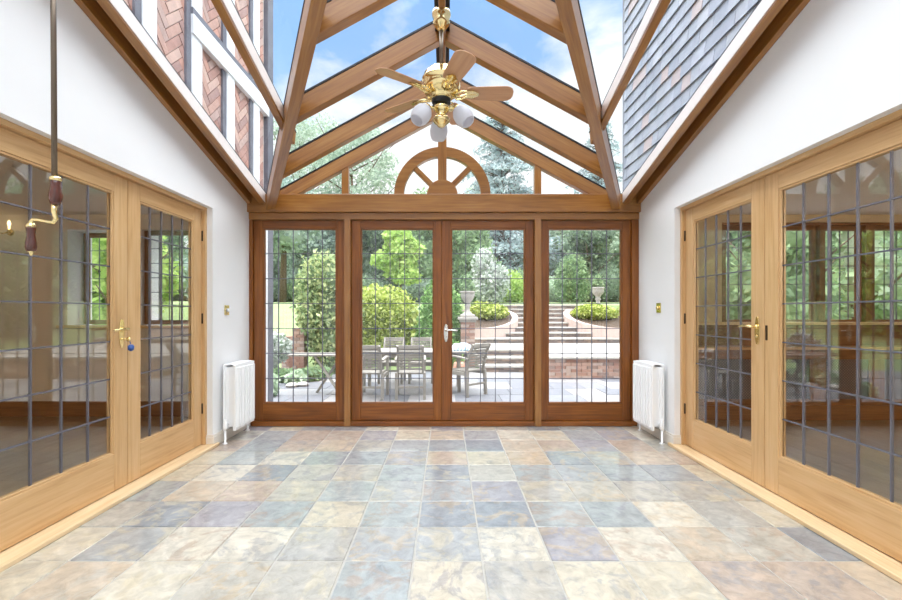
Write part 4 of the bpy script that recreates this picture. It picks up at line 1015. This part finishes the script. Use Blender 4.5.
# ------------------------------------------------------------------ trees
def at_px(xp, d): return PX(xp, d)
TR = [('pine_tree', 'tall blue-green pine with a bare reddish trunk, far left of the garden doors', 283, 25, 6.6, 2.6, 4500, .24, 'lf_blue', .2, .5),
      ('tree', 'soft blue-green tree behind the ivy column', 326, 31, 7.6, 3.4, 6500, .28, 'lf_blue', .2, .15),
      ('tree', 'dark rounded tree behind the yellow-green maple', 362, 33, 6.4, 2.8, 6000, .28, 'lf_dark', .2, .12),
      ('tree', 'blue-green tree rising behind the maple', 412, 36, 8.2, 3.6, 7000, .3, 'lf_blue', .22, .12),
      ('tree', 'fresh green tree left of the white-blossomed shrub', 466, 22, 4.4, 1.7, 6000, .18, 'lf_mid', .14, .08),
      ('tree', 'pale green feathery tree behind the white-blossomed shrub', 497, 34, 8.6, 3.4, 7000, .28, 'lf_pale', .2, .1),
      ('tree', 'mid green tree filling the gap behind the middle door stile', 440, 33, 8.0, 3.2, 6000, .28, 'lf_mid', .2, .1),
      ('tree', 'pale blue-green tree at the right edge of the right-hand door', 532, 36, 8.4, 3.4, 6500, .3, 'lf_blue', .2, .1),
      ('tree', 'pale green tree at the left of the right fixed window', 566, 31, 7.2, 2.9, 6500, .26, 'lf_pale', .2, .08),
      ('tree', 'dark green tree behind the far stone urn', 590, 27, 5.0, 2.0, 6500, .2, 'lf_dark', .18, .06),
      ('tree', 'pale green tree filling the right edge of the right fixed window', 620, 31, 7.4, 3.0, 6500, .26, 'lf_pale', .2, .08)]
for nm, lab, xp, d, H, R, n, s, mt, tk, bare in TR:
    tree(nm, lab, PX(xp, d), d, H, R, int(n*1.9), s*.72, M[mt], tk, bare, 22, group='garden trees behind the lawn')
# trees seen through the side-room windows and mirrored in the door glass
SD = [(-24, 36, 7.5, 3.6, 'lf_mid', 'far left of the lawn'), (-17.5, 34, 8, 3.6, 'lf_blue', 'left of the pine'), (-12, 16.5, 5.2, 2.6, 'lf_dark', 'seen through the far leaded window of the left room'), (-9.6, 13.0, 3.4, 1.6, 'lf_lime', 'outside the nearer leaded window of the left room'),
      (9.6, 12.6, 4.8, 2.3, 'lf_mid', 'outside the first window of the right room'), (12.6, 13.4, 5.0, 2.4, 'lf_pale', 'outside the second window of the right room'), (15.8, 14.5, 5.2, 2.6, 'lf_lime', 'outside the third window of the right room'), (18.5, 19, 7.5, 3.2, 'lf_mid', 'beyond the right room windows'), (13.0, 22, 7.8, 3.2, 'lf_dark', 'behind the shrubs of the right room windows'),
      (15.5, 33, 8, 3.6, 'lf_blue', 'far right of the lawn'), (22.5, 30, 8, 3.8, 'lf_mid', 'at the far right end of the hedge')]
for x, d, H, R, mt, lab in SD:
    tree('tree', 'leafy garden tree '+lab, x, d, H, R, 4200, .2 if d < 23 else .28, M[mt], .16, .06, 14, group='outer garden trees')
# low bushes at the back edge of the lawn
for k, (xp, d, w, h, mt, lab) in enumerate(((268, 27, 1.6, 1.3, 'lf_dark', 'under the pine'), (312, 27, 1.6, 1.6, 'lf_mid', 'left of the domed bush'), (352, 26, 1.7, 1.7, 'lf_dark', 'behind the domed bush'), (428, 25, 1.6, 1.3, 'lf_dark', 'behind the conical bush'),
     (470, 26, 1.3, 1.4, 'lf_mid', 'left of the white-blossomed shrub'), (508, 24, .9, 1.7, 'lf_lime', 'right of the white-blossomed shrub'), (524, 25, .9, 1.8, 'lf_mid', 'above the top of the steps'), (548, 26, 1.1, 1.5, 'lf_pale', 'at the left edge of the right fixed window'), (572, 24, .8, 2.6, 'lf_mid', 'slim, beside the far urn'), (612, 25, 1.2, 1.9, 'lf_dark', 'right of the far urn'))):
    x = PX(xp, d); z = hgt(x, d)
    shrub('bush', 'garden bush behind the lawn, '+lab, 'shrub', (x, d, z), [((x, d, z+h*.45), (w, w*.8, h*.6)), ((x-w*.5, d, z+h*.35), (w*.7, w*.7, h*.45)), ((x+w*.5, d, z+h*.4), (w*.7, w*.7, h*.45))], 4600, .11, M[mt], group='bushes behind the lawn')
# hedge closing the view
cs = [((x, 40+random.uniform(-1, 1), 3.6+random.uniform(-.4, .9)), (2.2, 1.6, 3.0)) for x in np.arange(-46, 47, 2.6)]
hd = thing('hedge', 'tall dense green hedge closing the far side of the lawn', 'hedge', (0, 40, 2))
quads('foliage', ell_pts(cs, 40000, .8), .28, M['lf_dark'], hd, core=ell_core(cs, .85))
# tall trees against the sky above the tie beam
x, d = PX(352, 30), 30.0
tree('airy_tree', 'tall airy tree against the sky, seen left of the half-round window', x, d, 12.6, 4.6, 9000, .15, M['airy'], .16, .45, 34, .9, False, group='tall trees above the tie beam', inner=.2)
x = PX(300, 34); tree('airy_tree', 'tall airy tree against the sky, seen at the far left of the gable', x, 34.0, 15.0, 3.8, 6000, .16, M['airy'], .16, .45, 26, .9, False, group='tall trees above the tie beam', inner=.2)
conifer('blue-green cedar with layered branches seen right of the half-round window', PX(502, 30), 30, 14.3, 5.8, 15000, M['needle'], 'tall trees above the tie beam')
conifer('blue-green cedar partly hidden by the right valley rafter', PX(600, 34), 34, 15.6, 4.6, 9000, M['needle'], 'tall trees above the tie beam')

# ------------------------------------------------------------------ sky
w = bpy.data.worlds.new('sky'); SC.world = w; w.use_nodes = True; nt = w.node_tree; nt.nodes.clear(); L_ = nt.links
o = nt.nodes.new('ShaderNodeOutputWorld'); bg = nt.nodes.new('ShaderNodeBackground')
tc = N(nt, 'ShaderNodeTexCoord'); sp = N(nt, 'ShaderNodeSeparateXYZ'); L_.new(tc.outputs['Generated'], sp.inputs[0])
gr = ramp(nt, [(.0, (.85, .92, 1.0, 1)), (.16, (.72, .86, 1.0, 1)), (.34, (.46, .68, 1.0, 1)), (.52, (.33, .57, 1.0, 1)), (1, (.3, .52, .95, 1))]); L_.new(sp.outputs['Z'], gr.inputs[0])
mp = N(nt, 'ShaderNodeMapping'); mp.inputs['Scale'].default_value = (1, 1, 2.2); mp.inputs['Location'].default_value = (.35, .0, .1); L_.new(tc.outputs['Generated'], mp.inputs[0])
no = N(nt, 'ShaderNodeTexNoise', Scale=3.2, Detail=8, Roughness=.56, Distortion=.3); L_.new(mp.outputs[0], no.inputs['Vector'])
zb = N(nt, 'ShaderNodeMapRange'); zb.inputs[1].default_value = .3; zb.inputs[2].default_value = .56; zb.inputs[3].default_value = .34; zb.inputs[4].default_value = -.1; L_.new(sp.outputs['Z'], zb.inputs[0])
ad = N(nt, 'ShaderNodeMath', operation='ADD'); L_.new(no.outputs['Fac'], ad.inputs[0]); L_.new(zb.outputs[0], ad.inputs[1])
cl = N(nt, 'ShaderNodeMapRange'); cl.inputs[1].default_value = .48; cl.inputs[2].default_value = .66; L_.new(ad.outputs[0], cl.inputs[0])
mx = N(nt, 'ShaderNodeMix', data_type='RGBA'); L_.new(cl.outputs[0], mx.inputs[0]); L_.new(gr.outputs[0], mx.inputs[6]); mx.inputs[7].default_value = (1.05, 1.06, 1.08, 1)
# extra brightness added to the sky above the view, filling the interior
ov = N(nt, 'ShaderNodeMapRange', interpolation_type='SMOOTHSTEP'); ov.inputs[1].default_value = .58; ov.inputs[2].default_value = .72; ov.inputs[3].default_value = 0; ov.inputs[4].default_value = 1; L_.new(sp.outputs['Z'], ov.inputs[0])
mo = N(nt, 'ShaderNodeMix', data_type='RGBA'); L_.new(ov.outputs[0], mo.inputs[0]); L_.new(mx.outputs[2], mo.inputs[6]); mo.inputs[7].default_value = (6.5, 6.75, 7.1, 1)
L_.new(mo.outputs[2], bg.inputs[0]); bg.inputs[1].default_value = 1.0; L_.new(bg.outputs[0], o.inputs[0])
vs.exposure = 0.25

# ------------------------------------------------------------------ what each piece of the setting is
SL = {'floor': ('floor of multicoloured slate tiles', 'floor'), 'wall_left': ('white plaster wall around the left double doors', 'wall'), 'wall_right': ('white plaster wall around the right double doors', 'wall'),
 'wall_rear': ('white rear wall behind the camera', 'wall'), 'baseboard_left': ('off-white skirting along the left wall', 'skirting'), 'baseboard_right': ('off-white skirting along the right wall', 'skirting'),
 'trim_1': ('honey oak frame lining the left doorway', 'door frame'), 'trim_2': ('honey oak frame lining the right doorway', 'door frame'), 'trim_3': ('pale oak threshold on the floor under the left doors', 'threshold'), 'trim_4': ('pale oak threshold on the floor under the right doors', 'threshold'),
 'door_1': ('left wall oak leaded door leaf farther from the camera', 'door'), 'door_2': ('left wall oak leaded door leaf nearest the camera, with brass handle and key', 'door'), 'door_3': ('right wall oak leaded door leaf farther from the camera, with brass handle', 'door'), 'door_4': ('right wall oak leaded door leaf nearest the camera', 'door'),
 'trim_5': ('brown frame of posts, header and sill around the garden doors', 'door frame'), 'window_1': ('leaded fixed light at the left end of the garden wall', 'window'), 'window_2': ('leaded fixed light at the right end of the garden wall', 'window'),
 'door_5': ('left leaf of the brown leaded garden doors', 'door'), 'door_6': ('right leaf of the brown leaded garden doors, with steel handle', 'door'), 'window_3': ('gable window with half-round spoked arch above the tie beam', 'window'), 'ceiling': ('clear glass panes of the pitched roof', 'glass roof'),
 'wall_left_upper': ('brick and timber upper wall of the house seen through the left roof glass', 'wall'), 'wall_right_upper': ('grey slate-hung upper wall of the house seen through the right roof glass', 'wall'), 'floor_patio': ('pale grey stone paving of the patio', 'paving')}
for n_, (l_, c_) in SL.items():
    o_ = bpy.data.objects.get(n_)
    if o_: o_['label'] = l_; o_['category'] = c_
